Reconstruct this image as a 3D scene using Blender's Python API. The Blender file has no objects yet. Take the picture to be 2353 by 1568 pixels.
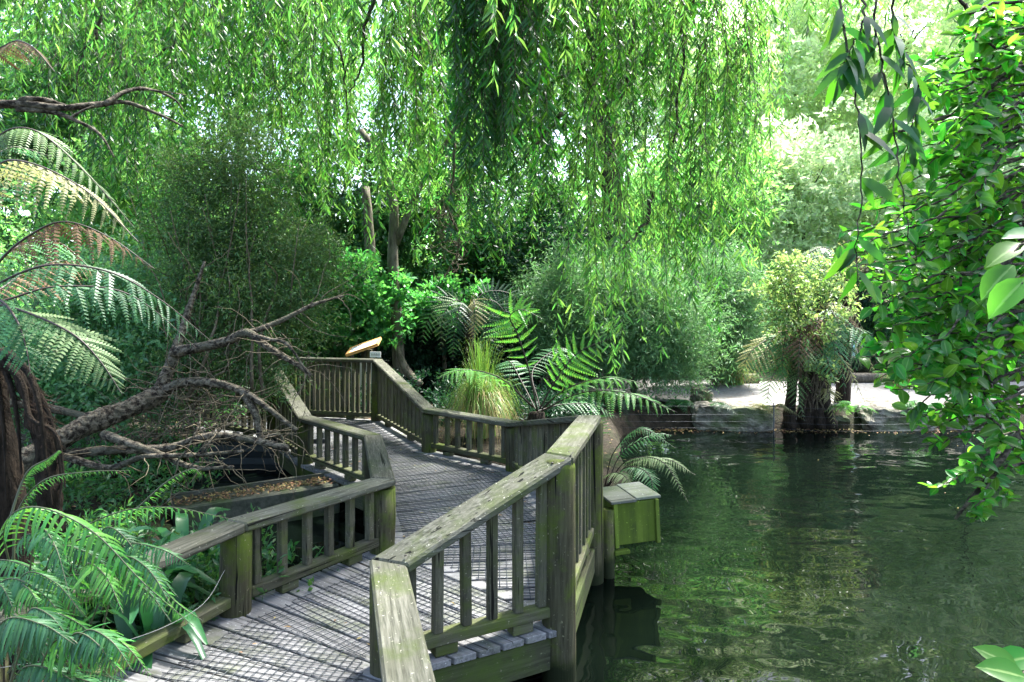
import bpy, bmesh, math
import numpy as np
from mathutils import Matrix, Vector
rng = np.random.default_rng(11)
scene = bpy.context.scene
C = scene.collection

# ------------------------------------------------------------------ camera, sky, sun, exposure
EYE, DECK, F = 2.02, 0.32, 1568.7           # eye height over the pond, deck height, focal length in 2353-px picture units
cam = bpy.data.cameras.new('camera'); camo = bpy.data.objects.new('camera', cam); C.objects.link(camo)
camo.location = (0, 0, EYE); camo.rotation_euler = (math.radians(90), 0, 0)
cam.lens = 24; cam.sensor_width = 36; cam.shift_y = -84 / 2353; cam.clip_end = 2000; cam.clip_start = 0.05
scene.camera = camo
SUN_EL, SUN_AZ = math.radians(60), math.radians(40)   # azimuth from +Y towards +X
world = bpy.data.worlds.new('World'); scene.world = world; world.use_nodes = True
wn = world.node_tree.nodes; wl = world.node_tree.links
sky = wn.new('ShaderNodeTexSky'); sky.sky_type = 'NISHITA'; sky.sun_disc = False
sky.sun_elevation = SUN_EL; sky.sun_rotation = SUN_AZ; sky.dust_density = 3.0; sky.air_density = 1.0
wn['Background'].inputs['Strength'].default_value = 0.1
wl.new(sky.outputs[0], wn['Background'].inputs[0])
sl = bpy.data.lights.new('sun', 'SUN'); sl.energy = 3.6; sl.angle = math.radians(5); sl.color = (1, 0.98, 0.93)
so = bpy.data.objects.new('sun', sl); C.objects.link(so)
sd = Vector((math.sin(SUN_AZ) * math.cos(SUN_EL), math.cos(SUN_AZ) * math.cos(SUN_EL), math.sin(SUN_EL)))
so.rotation_euler = sd.to_track_quat('Z', 'Y').to_euler(); so.location = (5, 10, 30)
scene.view_settings.view_transform = 'Standard'; scene.view_settings.look = 'None'
scene.view_settings.exposure = 3.1; scene.view_settings.gamma = 1.0
scene.cycles.use_denoising = True
scene.cycles.max_bounces = 8; scene.cycles.transmission_bounces = 6; scene.cycles.diffuse_bounces = 4; scene.cycles.glossy_bounces = 3
scene.cycles.transparent_max_bounces = 4

def W(x, y, D):
    """point at distance D ahead that shows at picture position x, y (2353 x 1568)"""
    return np.array([(x - 1176.5) / F * D, D, EYE - (y - 700) / F * D])

# ------------------------------------------------------------------ object helpers
WM = {}
def add(name, data, parent=None, M=None, label=None, cat=None, group=None, kind=None):
    o = bpy.data.objects.new(name, data); C.objects.link(o)
    M = M if M is not None else Matrix.Identity(4)
    if parent is not None:
        o.parent = parent; o.matrix_parent_inverse = WM[parent.name].inverted()
    o.matrix_basis = M; WM[o.name] = M.copy()
    if label: o['label'] = label
    if cat: o['category'] = cat
    if group: o['group'] = group
    if kind: o['kind'] = kind
    return o
def thing(name, label, cat, loc, group=None):
    return add(name, None, None, Matrix.Translation(Vector(loc)), label, cat, group)
def mesh(name, V, Fs, mat, smooth=False):
    V = np.asarray(V, dtype=np.float32)
    if isinstance(Fs, np.ndarray): Fs = [Fs]
    Fs = [np.asarray(f, dtype=np.int32) for f in Fs if len(f)]
    me = bpy.data.meshes.new(name)
    me.vertices.add(len(V)); me.vertices.foreach_set('co', V.ravel())
    loops = np.concatenate([f.ravel() for f in Fs]); sizes = np.concatenate([np.full(len(f), f.shape[1], np.int32) for f in Fs])
    me.loops.add(len(loops)); me.loops.foreach_set('vertex_index', loops)
    me.polygons.add(len(sizes)); me.polygons.foreach_set('loop_start', np.concatenate([[0], np.cumsum(sizes)[:-1]]).astype(np.int32))
    if smooth: me.polygons.foreach_set('use_smooth', np.ones(len(sizes), bool))
    me.update(calc_edges=True)
    if mat is not None:
        for m in (mat if isinstance(mat, (list, tuple)) else [mat]): me.materials.append(m)
    return me
def from_bm(name, bm, mat, smooth=False):
    me = bpy.data.meshes.new(name); bm.to_mesh(me); bm.free()
    if smooth: me.polygons.foreach_set('use_smooth', np.ones(len(me.polygons), bool))
    if mat: me.materials.append(mat)
    return me
def hexa(P, bev=0.006, mat=None, name='box'):
    """P: 8 corners, bottom 4 then top 4, same order; bevelled edges"""
    bm = bmesh.new(); v = [bm.verts.new(p) for p in P]
    for f in ((3,2,1,0),(4,5,6,7),(0,1,5,4),(1,2,6,5),(2,3,7,6),(3,0,4,7)): bm.faces.new([v[i] for i in f])
    bmesh.ops.recalc_face_normals(bm, faces=bm.faces)
    if bev: bmesh.ops.bevel(bm, geom=list(bm.edges), offset=bev, segments=1, affect='EDGES')
    return from_bm(name, bm, mat)
def box(l, w, h, bev=0.005, mat=None, name='box'):
    l, w, h = l/2, w/2, h/2
    return hexa([(-l,-w,-h),(l,-w,-h),(l,w,-h),(-l,w,-h),(-l,-w,h),(l,-w,h),(l,w,h),(-l,w,h)], bev, mat, name)
class G:
    """collects verts and faces of one mesh"""
    def __init__(s): s.V = []; s.F = {}; s.n = 0
    def add(s, V, F):
        V = np.asarray(V, float)
        for f in (F if isinstance(F, list) else [F]):
            f = np.asarray(f)
            if len(f): s.F.setdefault(f.shape[1], []).append(f + s.n)
        s.V.append(V); s.n += len(V)
    def mesh(s, name, mat, smooth=False):
        return mesh(name, np.concatenate(s.V), [np.concatenate(v) for v in s.F.values()], mat, smooth)
    def tube(s, P, R, n=6, bark=0.0):
        P = np.asarray(P, float); R = np.broadcast_to(np.asarray(R, float), (len(P),))
        T = np.gradient(P, axis=0); T /= np.linalg.norm(T, axis=1)[:, None] + 1e-9
        ref = np.array([0.31, 0.17, 0.93]) if abs(T[:, 2]).mean() < 0.8 else np.array([0.9, 0.3, 0.1])
        S = np.cross(T, ref); S /= np.linalg.norm(S, axis=1)[:, None]; U = np.cross(S, T)
        a = np.linspace(0, 2*np.pi, n, endpoint=False)
        rr = R[:, None] * (1 + bark * rng.normal(size=(len(P), n))) if bark else np.repeat(R[:, None], n, 1)
        V = P[:, None] + rr[..., None] * (np.cos(a)[None, :, None]*S[:, None] + np.sin(a)[None, :, None]*U[:, None])
        i = np.arange(len(P)-1)[:, None]*n; j = np.arange(n)[None]; k = (j+1) % n
        q = np.stack([i+j, i+k, i+n+k, i+n+j], -1).reshape(-1, 4)
        s.add(V.reshape(-1, 3), [q, np.arange(n)[None, ::-1], (np.arange(n) + (len(P)-1)*n)[None]])
def spline(P, n=24, jit=0.0):
    """smooth line through points (Catmull-Rom)"""
    P = np.asarray(P, float); Q = np.vstack([2*P[0]-P[1], P, 2*P[-1]-P[-2]])
    m = len(P)-1; out = []
    for t in np.linspace(0, m, n):
        i = min(int(t), m-1); u = t-i; a, b, c, d = Q[i], Q[i+1], Q[i+2], Q[i+3]
        out.append(0.5*((2*b)+(-a+c)*u+(2*a-5*b+4*c-d)*u*u+(-a+3*b-3*c+d)*u**3))
    out = np.array(out)
    if jit: out[1:] += rng.normal(size=out[1:].shape)*jit
    return out
def nz(v): return v / (np.linalg.norm(v, axis=-1, keepdims=True) + 1e-9)
def rdir(n): return nz(rng.normal(size=(n, 3)))
# leaf shapes: u along, v across, w lift
T2 = (np.array([[0,0,0],[.45,.5,.06],[1,0,-.05],[.45,-.5,.06]]), np.array([[0,2,1],[0,3,2]]))
T4 = (np.array([[0,0,0],[.3,.5,.05],[.3,-.5,.05],[.7,.36,.02],[.7,-.36,.02],[1,0,-.1]]), [np.array([[0,2,1],[3,4,5]]), np.array([[1,2,4,3]])])
def cards(g, P, D, N, L, Wd, tpl=T2):
    D = nz(D); S = nz(np.cross(N, D)); U = np.cross(D, S); tv, tf = tpl; k = len(tv)
    L = np.broadcast_to(L, (len(P),)); Wd = np.broadcast_to(Wd, (len(P),))
    V = P[:, None] + D[:, None]*(tv[None, :, :1]*L[:, None, None]) + S[:, None]*(tv[None, :, 1:2]*Wd[:, None, None]) + U[:, None]*(tv[None, :, 2:]*L[:, None, None])
    off = (np.arange(len(P))*k)[:, None, None]
    fs = tf if isinstance(tf, list) else [tf]
    g.add(V.reshape(-1, 3), [(f[None]+off).reshape(-1, f.shape[1]) for f in fs])
def mat4(X, Y, Z, P):
    m = Matrix.Identity(4)
    for i, c in enumerate((X, Y, Z, P)):
        for r in range(3): m[r][i] = float(c[r])
    return m

# ------------------------------------------------------------------ materials
def newmat(name):
    m = bpy.data.materials.new(name); m.use_nodes = True; nt = m.node_tree
    return m, nt, nt.nodes, nt.links, nt.nodes['Principled BSDF']
def mixc(nd, lk, fac, a, b):
    mx = nd.new('ShaderNodeMix'); mx.data_type = 'RGBA'
    if isinstance(fac, (int, float)): mx.inputs[0].default_value = fac
    else: lk.new(fac, mx.inputs[0])
    for i, c in ((6, a), (7, b)):
        if isinstance(c, tuple): mx.inputs[i].default_value = c+(1,)
        else: lk.new(c, mx.inputs[i])
    return mx.outputs[2]
def ramp(nd, lk, src, lo, hi):
    r = nd.new('ShaderNodeMapRange'); r.inputs[1].default_value = lo; r.inputs[2].default_value = hi
    lk.new(src, r.inputs[0]); return r.outputs[0]
def noise(nd, lk, coord, scale, detail=4, vec=(1,1,1), rough=.55):
    mp = nd.new('ShaderNodeMapping'); mp.inputs['Scale'].default_value = vec; lk.new(coord, mp.inputs[0])
    n = nd.new('ShaderNodeTexNoise'); n.inputs['Scale'].default_value = scale; n.inputs['Detail'].default_value = detail
    n.inputs['Roughness'].default_value = rough; lk.new(mp.outputs[0], n.inputs['Vector']); return n.outputs[0]
def leafmat(name, col, tcol=None, rough=.42, trans=.4, var=.35, hue=.03, spec=.36):
    m, nt, nd, lk, p = newmat(name)
    tcol = tcol or (col[0]*1.9+.02, col[1]*1.9+.02, col[2]*.9)
    geo = nd.new('ShaderNodeNewGeometry'); oi = nd.new('ShaderNodeObjectInfo')
    ad = nd.new('ShaderNodeMath'); ad.operation = 'ADD'; lk.new(geo.outputs['Random Per Island'], ad.inputs[0]); lk.new(oi.outputs['Random'], ad.inputs[1])
    fr = nd.new('ShaderNodeMath'); fr.operation = 'FRACT'; lk.new(ad.outputs[0], fr.inputs[0])
    def hv(c):
        h = nd.new('ShaderNodeHueSaturation'); h.inputs['Color'].default_value = c+(1,)
        a = nd.new('ShaderNodeMapRange'); a.inputs[3].default_value = .5-hue; a.inputs[4].default_value = .5+hue
        mu = nd.new('ShaderNodeMath'); mu.operation = 'MULTIPLY'; mu.inputs[1].default_value = 7.3; lk.new(fr.outputs[0], mu.inputs[0])
        f2 = nd.new('ShaderNodeMath'); f2.operation = 'FRACT'; lk.new(mu.outputs[0], f2.inputs[0]); lk.new(f2.outputs[0], a.inputs[0]); lk.new(a.outputs[0], h.inputs['Hue'])
        b = nd.new('ShaderNodeMapRange'); b.inputs[3].default_value = 1-var; b.inputs[4].default_value = 1+var
        lk.new(fr.outputs[0], b.inputs[0]); lk.new(b.outputs[0], h.inputs['Value']); return h.outputs[0]
    lk.new(hv(col), p.inputs['Base Color']); p.inputs['Roughness'].default_value = rough; p.inputs['Specular IOR Level'].default_value = spec
    if trans:
        t = nd.new('ShaderNodeBsdfTranslucent'); lk.new(hv(tcol), t.inputs[0])
        ms = nd.new('ShaderNodeMixShader'); ms.inputs[0].default_value = trans
        lk.new(p.outputs[0], ms.inputs[1]); lk.new(t.outputs[0], ms.inputs[2]); lk.new(ms.outputs[0], nd['Material Output'].inputs[0])
    return m
def woodmat(name, axis, base, light, dark, algae, alg=(.45,.7), bump=.35, gs=22, r=.8, wet=False):
    m, nt, nd, lk, p = newmat(name)
    tc = nd.new('ShaderNodeTexCoord'); oi = nd.new('ShaderNodeObjectInfo')
    va = nd.new('ShaderNodeVectorMath'); va.operation = 'ADD'; lk.new(tc.outputs['Object'], va.inputs[0])
    vm = nd.new('ShaderNodeVectorMath'); vm.operation = 'SCALE'; vm.inputs['Scale'].default_value = 37.0
    cb = nd.new('ShaderNodeCombineXYZ')
    for i in range(3): lk.new(oi.outputs['Random'], cb.inputs[i])
    lk.new(cb.outputs[0], vm.inputs[0]); lk.new(vm.outputs[0], va.inputs[1]); co = va.outputs[0]
    sc = [1, 1, 1]; sc[axis] = .06
    g1 = noise(nd, lk, co, gs*3, 5, sc, .65); g2 = noise(nd, lk, co, 9, 5); g3 = noise(nd, lk, co, 3.2, 6, (1,1,1), .7); g4 = noise(nd, lk, co, 60, 3)
    c = mixc(nd, lk, ramp(nd, lk, g1, .36, .66), dark, light)
    c = mixc(nd, lk, ramp(nd, lk, g2, .3, .75), c, base)
    c = mixc(nd, lk, ramp(nd, lk, g3, *alg), c, algae)
    c = mixc(nd, lk, ramp(nd, lk, g4, .66, .72), c, tuple(min(1, x*1.9) for x in light))
    s2 = [1, 1, 1]; s2[axis] = .022; ck = noise(nd, lk, co, 34, 3, s2, .5); c = mixc(nd, lk, ramp(nd, lk, ck, .645, .67), c, tuple(x*.3 for x in dark))
    if wet:                                   # slimy band above the waterline
        sz = nd.new('ShaderNodeSeparateXYZ'); lk.new(tc.outputs['Object'], sz.inputs[0]); q = nd.new('ShaderNodeMath'); q.operation = 'MULTIPLY_ADD'; lk.new(g3, q.inputs[0]); q.inputs[1].default_value = -.28; lk.new(sz.outputs[2], q.inputs[2])
        c = mixc(nd, lk, ramp(nd, lk, q.outputs[0], .06, -.04), c, (.012,.016,.006))
    br = nd.new('ShaderNodeHueSaturation'); lk.new(c, br.inputs['Color'])
    mr = nd.new('ShaderNodeMapRange'); mr.inputs[3].default_value = .75; mr.inputs[4].default_value = 1.2; lk.new(oi.outputs['Random'], mr.inputs[0]); lk.new(mr.outputs[0], br.inputs['Value'])
    lk.new(br.outputs[0], p.inputs['Base Color']); p.inputs['Roughness'].default_value = r; p.inputs['Specular IOR Level'].default_value = .12
    b = nd.new('ShaderNodeBump'); b.inputs['Strength'].default_value = bump; b.inputs['Distance'].default_value = .006
    lk.new(g1, b.inputs['Height']); lk.new(b.outputs[0], p.inputs['Normal'])
    return m
def roughmat(name, c1, c2, scale=6, bump=.6, dist=.02, vec=(1,1,1), c3=None, r=.85, coord='Object', rr=(.35,.68)):
    m, nt, nd, lk, p = newmat(name)
    tc = nd.new('ShaderNodeTexCoord').outputs[coord]
    n1 = noise(nd, lk, tc, scale, 6, vec, .65); n2 = noise(nd, lk, tc, scale*.21, 4)
    c = mixc(nd, lk, ramp(nd, lk, n1, *rr), c1, c2)
    if c3: c = mixc(nd, lk, ramp(nd, lk, n2, .5, .68), c, c3)
    lk.new(c, p.inputs['Base Color']); p.inputs['Roughness'].default_value = r; p.inputs['Specular IOR Level'].default_value = .12
    b = nd.new('ShaderNodeBump'); b.inputs['Strength'].default_value = bump; b.inputs['Distance'].default_value = dist
    lk.new(n1, b.inputs['Height']); lk.new(b.outputs[0], p.inputs['Normal'])
    return m
def flat(name, col, r=.6, metal=0):
    m, nt, nd, lk, p = newmat(name); p.inputs['Base Color'].default_value = col+(1,); p.inputs['Roughness'].default_value = r; p.inputs['Metallic'].default_value = metal
    return m
ALG = (.062, .09, .01)
M_RAIL = woodmat('weathered_rail', 0, (.07,.07,.05), (.14,.138,.112), (.018,.019,.013), (.046,.06,.018), (.48,.66), bump=.6)
M_POST = woodmat('algae_post', 2, (.055,.052,.027), (.09,.084,.05), (.013,.012,.009), ALG, (.46,.66), bump=.6, wet=True)
M_BAL = woodmat('baluster_wood', 2, (.075,.073,.047), (.115,.11,.08), (.027,.025,.017), ALG, (.48,.8))
M_DECK = woodmat('deck_wood', 0, (.17,.168,.168), (.25,.248,.25), (.06,.059,.057), (.075,.088,.04), (.5,.74))
M_BEAM = woodmat('mossy_beam', 0, (.06,.065,.035), (.1,.1,.06), (.025,.025,.018), (.07,.11,.02), (.4,.7))
M_WIRE = flat('galvanised_wire', (.03,.038,.046), .5, .3)
M_BARK = roughmat('rough_bark', (.018,.014,.01), (.17,.145,.105), 34, 1.0, .05, (.55,1,.8), (.085,.082,.056), rr=(.43,.6))
M_BARKG = roughmat('grey_bark', (.05,.042,.032), (.17,.15,.115), 16, .9, .02, (1,1,.3), (.09,.1,.05))
M_TWIG = roughmat('dry_twig', (.06,.048,.03), (.15,.125,.085), 20, .3)
M_FIBRE = roughmat('fern_trunk_fibre', (.007,.0055,.004), (.036,.026,.018), 40, 1.0, .03, (1,1,.25))
M_SOIL = roughmat('bank_soil', (.012,.0095,.006), (.036,.028,.018), 9, .9, .05, (1,1,1), (.014,.024,.006))
M_PATH = roughmat('pale_gravel_path', (.16,.153,.145), (.25,.242,.23), 30, .5, .01, (1,1,1), (.15,.14,.12))
M_ROCK = roughmat('sandstone', (.1,.094,.074), (.27,.25,.205), 7, 1, .12, (1,1,1.6), (.07,.1,.03), rr=(.4,.62))
# ------------------------------------------------------------------ ground, pond, path
POND = np.array([(-1.0,-2),(-2.35,1.2),(-2.1,2.6),(-1.85,3.5),(-1.95,4.2),(-2.35,5.0),(-2.9,5.8),(-3.3,6.5),(-4.4,7.2),(-4.6,8.3),(-3.6,9.0),(-2.6,9.6),
    (-1.6,9.6),(-1.15,8.9),(-.45,8.15),(.15,7.55),(.55,6.95),(1.05,6.95),(1.3,7.6),(1.35,9.0),(1.6,10.5),(2.3,11.3),(3.2,11.2),(5,11.1),(7,11.15),(9,11.2),(14,11),(19,8),(20,0),(12,-4),(0,-4)])
def pond_dist(X, Y):
    """signed distance to the pond's edge, negative in the water"""
    P = np.stack([X, Y], -1); d = np.full(X.shape, 1e9); ins = np.zeros(X.shape, bool); n = len(POND)
    for i in range(n):
        a, b = POND[i], POND[(i+1) % n]; ab = b-a
        t = np.clip(((P-a)@ab)/(ab@ab), 0, 1); d = np.minimum(d, np.linalg.norm(P-(a+t[..., None]*ab), axis=-1))
        c = ((a[1] > Y) != (b[1] > Y)) & (X < (b[0]-a[0])*(Y-a[1])/(b[1]-a[1]+1e-12)+a[0]); ins ^= c
    return np.where(ins, -d, d)
def ground_z(X, Y):
    d = pond_dist(X, Y); t = np.clip((d+.45)/.55, 0, 1); s = t*t*(3-2*t)
    z = -.85+1.13*s + .05*np.sin(X*2.1+Y*1.3)*np.sin(Y*1.7)*np.clip(d-.3, 0, 1)*(Y < 10.5)
    up = np.clip((-X-4)/10, 0, 1)+np.clip((Y-17)/25, 0, 1)
    return z + 1.2*up*np.clip(d, 0, 1)
xs = np.concatenate([[-300,-120,-60,-40,-28], np.arange(-20, 24.1, .25), [30, 40, 60, 120, 300]])
ys = np.concatenate([[-200,-60,-25,-12], np.arange(-6, 22.1, .25), [26, 32, 40, 60, 120, 400]])
X, Y = np.meshgrid(xs, ys); Z = ground_z(X, Y); nx = len(xs)
i = (np.arange(len(ys)-1)[:, None]*nx+np.arange(nx-1)[None]).reshape(-1)
add('ground', mesh('ground', np.stack([X, Y, Z], -1).reshape(-1, 3), np.stack([i, i+1, i+1+nx, i+nx], -1), M_SOIL, True), kind='structure')

mw, nt, nd, lk, p = newmat('pond_water')
tc = nd.new('ShaderNodeTexCoord').outputs['Object']
p.inputs['Base Color'].default_value = (.0015, .003, .002, 1); p.inputs['Roughness'].default_value = .012; p.inputs['IOR'].default_value = 1.33
p.inputs['Specular IOR Level'].default_value = .3
n1 = noise(nd, lk, tc, 2.4, 0, (.85, 1.25, 1), .4); n2 = noise(nd, lk, tc, 6.5, 0, (.85, 1.2, 1), .4)
rw = nd.new('ShaderNodeTexWave'); rw.wave_type = 'RINGS'; rw.rings_direction = 'SPHERICAL'; rw.inputs['Scale'].default_value = 1.1; rw.inputs['Distortion'].default_value = 2.5; rw.inputs['Detail'].default_value = 2
mp = nd.new('ShaderNodeMapping'); mp.inputs['Location'].default_value = (-3.1, -7.6, 0); lk.new(tc, mp.inputs[0]); lk.new(mp.outputs[0], rw.inputs[0])
def madd(a, b, k):
    q = nd.new('ShaderNodeMath'); q.operation = 'MULTIPLY_ADD'; lk.new(b, q.inputs[0]); q.inputs[1].default_value = k; lk.new(a, q.inputs[2]); return q.outputs[0]
h = madd(madd(n1, n2, .3), rw.outputs['Fac'], .035)
b = nd.new('ShaderNodeBump'); b.inputs['Strength'].default_value = 1; b.inputs['Distance'].default_value = .021; cm = noise(nd, lk, tc, .35, 3); cr_ = nd.new('ShaderNodeMapRange'); cr_.inputs[1].default_value = .38; cr_.inputs[2].default_value = .64; cr_.inputs[3].default_value = .18; cr_.inputs[4].default_value = 1; lk.new(cm, cr_.inputs[0]); lk.new(cr_.outputs[0], b.inputs['Strength']); lk.new(h, b.inputs['Height']); lk.new(b.outputs[0], p.inputs['Normal'])
add('pond_water', mesh('pond_water', [(-9,-5,0),(21,-5,0),(21,13,0),(-9,13,0)], np.array([[0,1,2,3]]), mw), kind='structure')

pp = spline([(2.95,11.75),(4.5,11.62),(7,11.66),(9,11.7),(14,11.4),(16,13),(14,15.4),(10,15.0),(6,15.2),(3.4,15.6),(1.4,15.4),(1.0,14.4),(2.0,12.9)], 50)
pp[:, 2:] = .0
P2 = np.column_stack([pp[:, :2], np.full(50, .305)]); c0 = np.array([[6, 13.2, .305]])
add('gravel_path', mesh('gravel_path', np.vstack([P2, c0]), np.array([(k, (k+1) % 50, 50) for k in range(50)]), M_PATH), kind='structure')

# ------------------------------------------------------------------ the footbridge
Lp = [(-1.98,2.55),(-1.53,3.78),(-.89,4.72),(-1.28,6.28),(-2.22,7.33),(-2.95,8.5),(-4.4,9.35)]
Rp = [(-.12,1.35),(-.58,3.19),(.25,3.65),(.56,4.94),(.02,7.0),(-.96,7.9),(-1.97,10.0),(-3.36,10.35),(-4.7,10.15)]
LO, HI = .50, .90
Lh = [LO,LO,LO,LO,LO,HI,HI]; Rh = [LO,LO,HI,HI,LO,LO,HI,HI,HI]
bridge = thing('footbridge', 'weathered timber footbridge with zigzag railings and wire mesh over its deck', 'footbridge', (-.5, 5, DECK))
RW, RT = .165, .052                      # top rail width, thickness
def railing(pts, hs, nbal, skip=()):
    pts = [np.array(p, float) for p in pts]; n = len(pts)
    dirs = [nz(pts[i+1]-pts[i]) for i in range(n-1)]
    def miter(i):
        if i == 0: d = dirs[0]; return np.array([-d[1], d[0]])
        if i == n-1: d = dirs[-1]; return np.array([-d[1], d[0]])
        a, b2 = dirs[i-1], dirs[i]; na, nb = np.array([-a[1], a[0]]), np.array([-b2[1], b2[0]]); m = nz(na+nb); return m/max(.35, m@na)
    for i in range(n-1):
        A, B = pts[i], pts[i+1]; ha, hb = hs[i], hs[i+1]; d = dirs[i]; L = np.linalg.norm(B-A); nrm = np.array([-d[1], d[0]])
        base = mat4((d[0],d[1],0), (nrm[0],nrm[1],0), (0,0,1), (A[0],A[1],DECK)); inv = base.inverted()
        rl = add('railing', None, bridge, base)
        g = .0015
        def c(P, m, s, z, e): q = P+m*RW/2*s+d*e; return inv @ Vector((q[0], q[1], z))
        ma, mb = miter(i), miter(i+1)
        P8 = [c(A,ma,-1,DECK+ha-RT,g), c(B,mb,-1,DECK+hb-RT,-g), c(B,mb,1,DECK+hb-RT,-g), c(A,ma,1,DECK+ha-RT,g),
              c(A,ma,-1,DECK+ha,g), c(B,mb,-1,DECK+hb,-g), c(B,mb,1,DECK+hb,-g), c(A,ma,1,DECK+ha,g)]
        add('top_rail', hexa(P8, .011, M_RAIL, 'top_rail'), rl, base)
        z0 = .085
        sl_ = math.atan2(hb-ha, L)
        for fx in (.07, L-.07):
            for fy in (-.045, .045): add('nail', nail_mesh, rl, base @ Matrix.Translation((fx, fy, ha+(hb-ha)*fx/L)) @ Matrix.Rotation(-sl_, 4, 'Y'))
        add('bottom_rail', box(L-.15, .085, .055, .006, M_BAL_X, 'bottom_rail'), rl, base @ Matrix.Translation((L/2, 0, z0)))
        for fx in ((.3, .75) if L > .8 else (.5,)):
            add('spacer_block', box(.12, .07, .05, .004, M_BAL_X, 'spacer_block'), rl, base @ Matrix.Translation((L*fx, 0, .031)))
        k = nbal[i]
        for j in range(k):
            f = (j+.75)/(k+.5); h0 = z0+.029; h1 = ha+(hb-ha)*f-RT+.004
            add('baluster', bal_mesh, rl, base @ Matrix.Translation((f*L+rng.normal()*.004, rng.normal()*.003, (h0+h1)/2)) @ Matrix.Rotation(rng.normal()*.05, 4, 'Z') @ Matrix.Rotation(rng.normal()*.006, 4, 'Y') @ Matrix.Diagonal((1, 1, h1-h0, 1)))
nail_mesh = (lambda g: (g.tube([(0,0,-.002),(0,0,.0015)], .0065, 8), g.mesh('nail', flat('rusty_nail', (.02,.014,.01), .6)))[1])(G())
M_BAL_X = woodmat('bottom_rail_wood', 0, (.075,.073,.047), (.115,.11,.08), (.027,.025,.017), ALG, (.42,.72))
bal_mesh = box(.047, .047, 1, .004, M_BAL, 'baluster')
railing(Lp, Lh, [0,6,10,7,11,13])
railing(Rp, Rh, [9,6,8,13,7,14,17,13])
def post(x, y, top, r=.085):
    n = 18; g = G(); zs = [-.9, -.3, DECK, (DECK+top)/2, top-.012, top]
    a = rng.uniform(0, 6); P = [(x+rng.normal()*.003, y+rng.normal()*.003, z) for z in zs]
    g.tube(np.array(P)-np.array([x, y, 0]), [r*1.04, r*1.02, r, r*.99, r*.98, r*.9], n, .012)
    add('post', g.mesh('post', M_POST, True), bridge, Matrix.Translation((x, y, 0)) @ Matrix.Rotation(a, 4, 'Z'))
for (x, y), h_ in list(zip(Lp, Lh))+list(zip(Rp, Rh)):
    if (x, y) == Rp[3]: post(.585, 4.99, DECK+HI-RT-.002, .085)      # stands outside the elbow, beside the rail
    else: post(x, y, DECK+h_-RT-.001, .092 if h_ == HI else .085)
# deck boards: each section fans from one cross line to the next
secs = [((-2.55,1.2),(-.05,1.0),Lp[1],Rp[1]), (Lp[1],Rp[1],Lp[2],Rp[2]), None, (Lp[2],Rp[3],Lp[3],Rp[4]), (Lp[3],Rp[4],Lp[4],Rp[5]), (Lp[4],Rp[5],Lp[5],Rp[6]), (Lp[5],Rp[6],(-4.4,9.35),Rp[7]), ((-4.4,9.35),Rp[7],(-6.2,9.2),(-5.9,10.4))]
BT, GAP = .035, .016
def board(c4, over=.075):
    c4 = [np.array(q, float) for q in c4]      # left near, right near, right far, left far
    d1 = nz(c4[1]-c4[0]); d2 = nz(c4[2]-c4[3]); c4 = [c4[0]-d1*over, c4[1]+d1*over, c4[2]+d2*over, c4[3]-d2*over]
    m = sum(c4)/4; d = nz(c4[1]+c4[2]-c4[0]-c4[3]); dz = rng.normal()*.0015
    base = mat4((d[0],d[1],0), (-d[1],d[0],0), (0,0,1), (m[0],m[1],DECK+dz)); inv = base.inverted()
    P = [inv @ Vector((q[0], q[1], DECK+dz-BT)) for q in c4]+[inv @ Vector((q[0], q[1], DECK+dz)) for q in c4]
    add('deck_board', hexa(P, .004, M_DECK, 'deck_board'), bridge, base)
for s in secs:
    if s is None: continue
    A, B, A2, B2 = [np.array(q, float) for q in s]
    n = max(3, int(round((np.linalg.norm(A2-A)+np.linalg.norm(B2-B))/2/.148)))
    la, lb = np.linalg.norm(A2-A)/n, np.linalg.norm(B2-B)/n
    for k in range(n):
        e0, e1 = k/n, (k+1)/n; ga, gb = min(GAP/2/la, .3)/n, min(GAP/2/max(lb, .02), .3)/n
        a0, a1, b0, b1 = A+(A2-A)*(e0+ga), A+(A2-A)*(e1-ga), B+(B2-B)*(e0+gb), B+(B2-B)*(e1-gb)
        board((a0, b0, b1, a1))
# the triangle at the elbow: level boards cut along the line between its two posts
A, B, Cc = np.array(Lp[2]), np.array(Rp[2]), np.array(Rp[3])
n = 8
for k in range(n):
    u0, u1 = k/n+.012, (k+1)/n-.012
    board((A+(B-A)*(1-u0)+np.array([.0,.012]), B+(Cc-B)*u0, B+(Cc-B)*u1, A+(B-A)*(1-u1)+np.array([.0,.012])), .0 if k else .0)
# stringers under the deck edges
for pts in (Lp, Rp):
    for A, B in zip(pts[:-1], pts[1:]):
        A, B = np.array(A), np.array(B); d = nz(B-A); L = np.linalg.norm(B-A); m = (A+B)/2
        add('stringer_beam', box(L-.1, .09, .17, .006, M_BEAM, 'stringer_beam'), bridge, mat4((d[0],d[1],0), (-d[1],d[0],0), (0,0,1), (m[0],m[1],DECK-BT-.095)))
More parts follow.
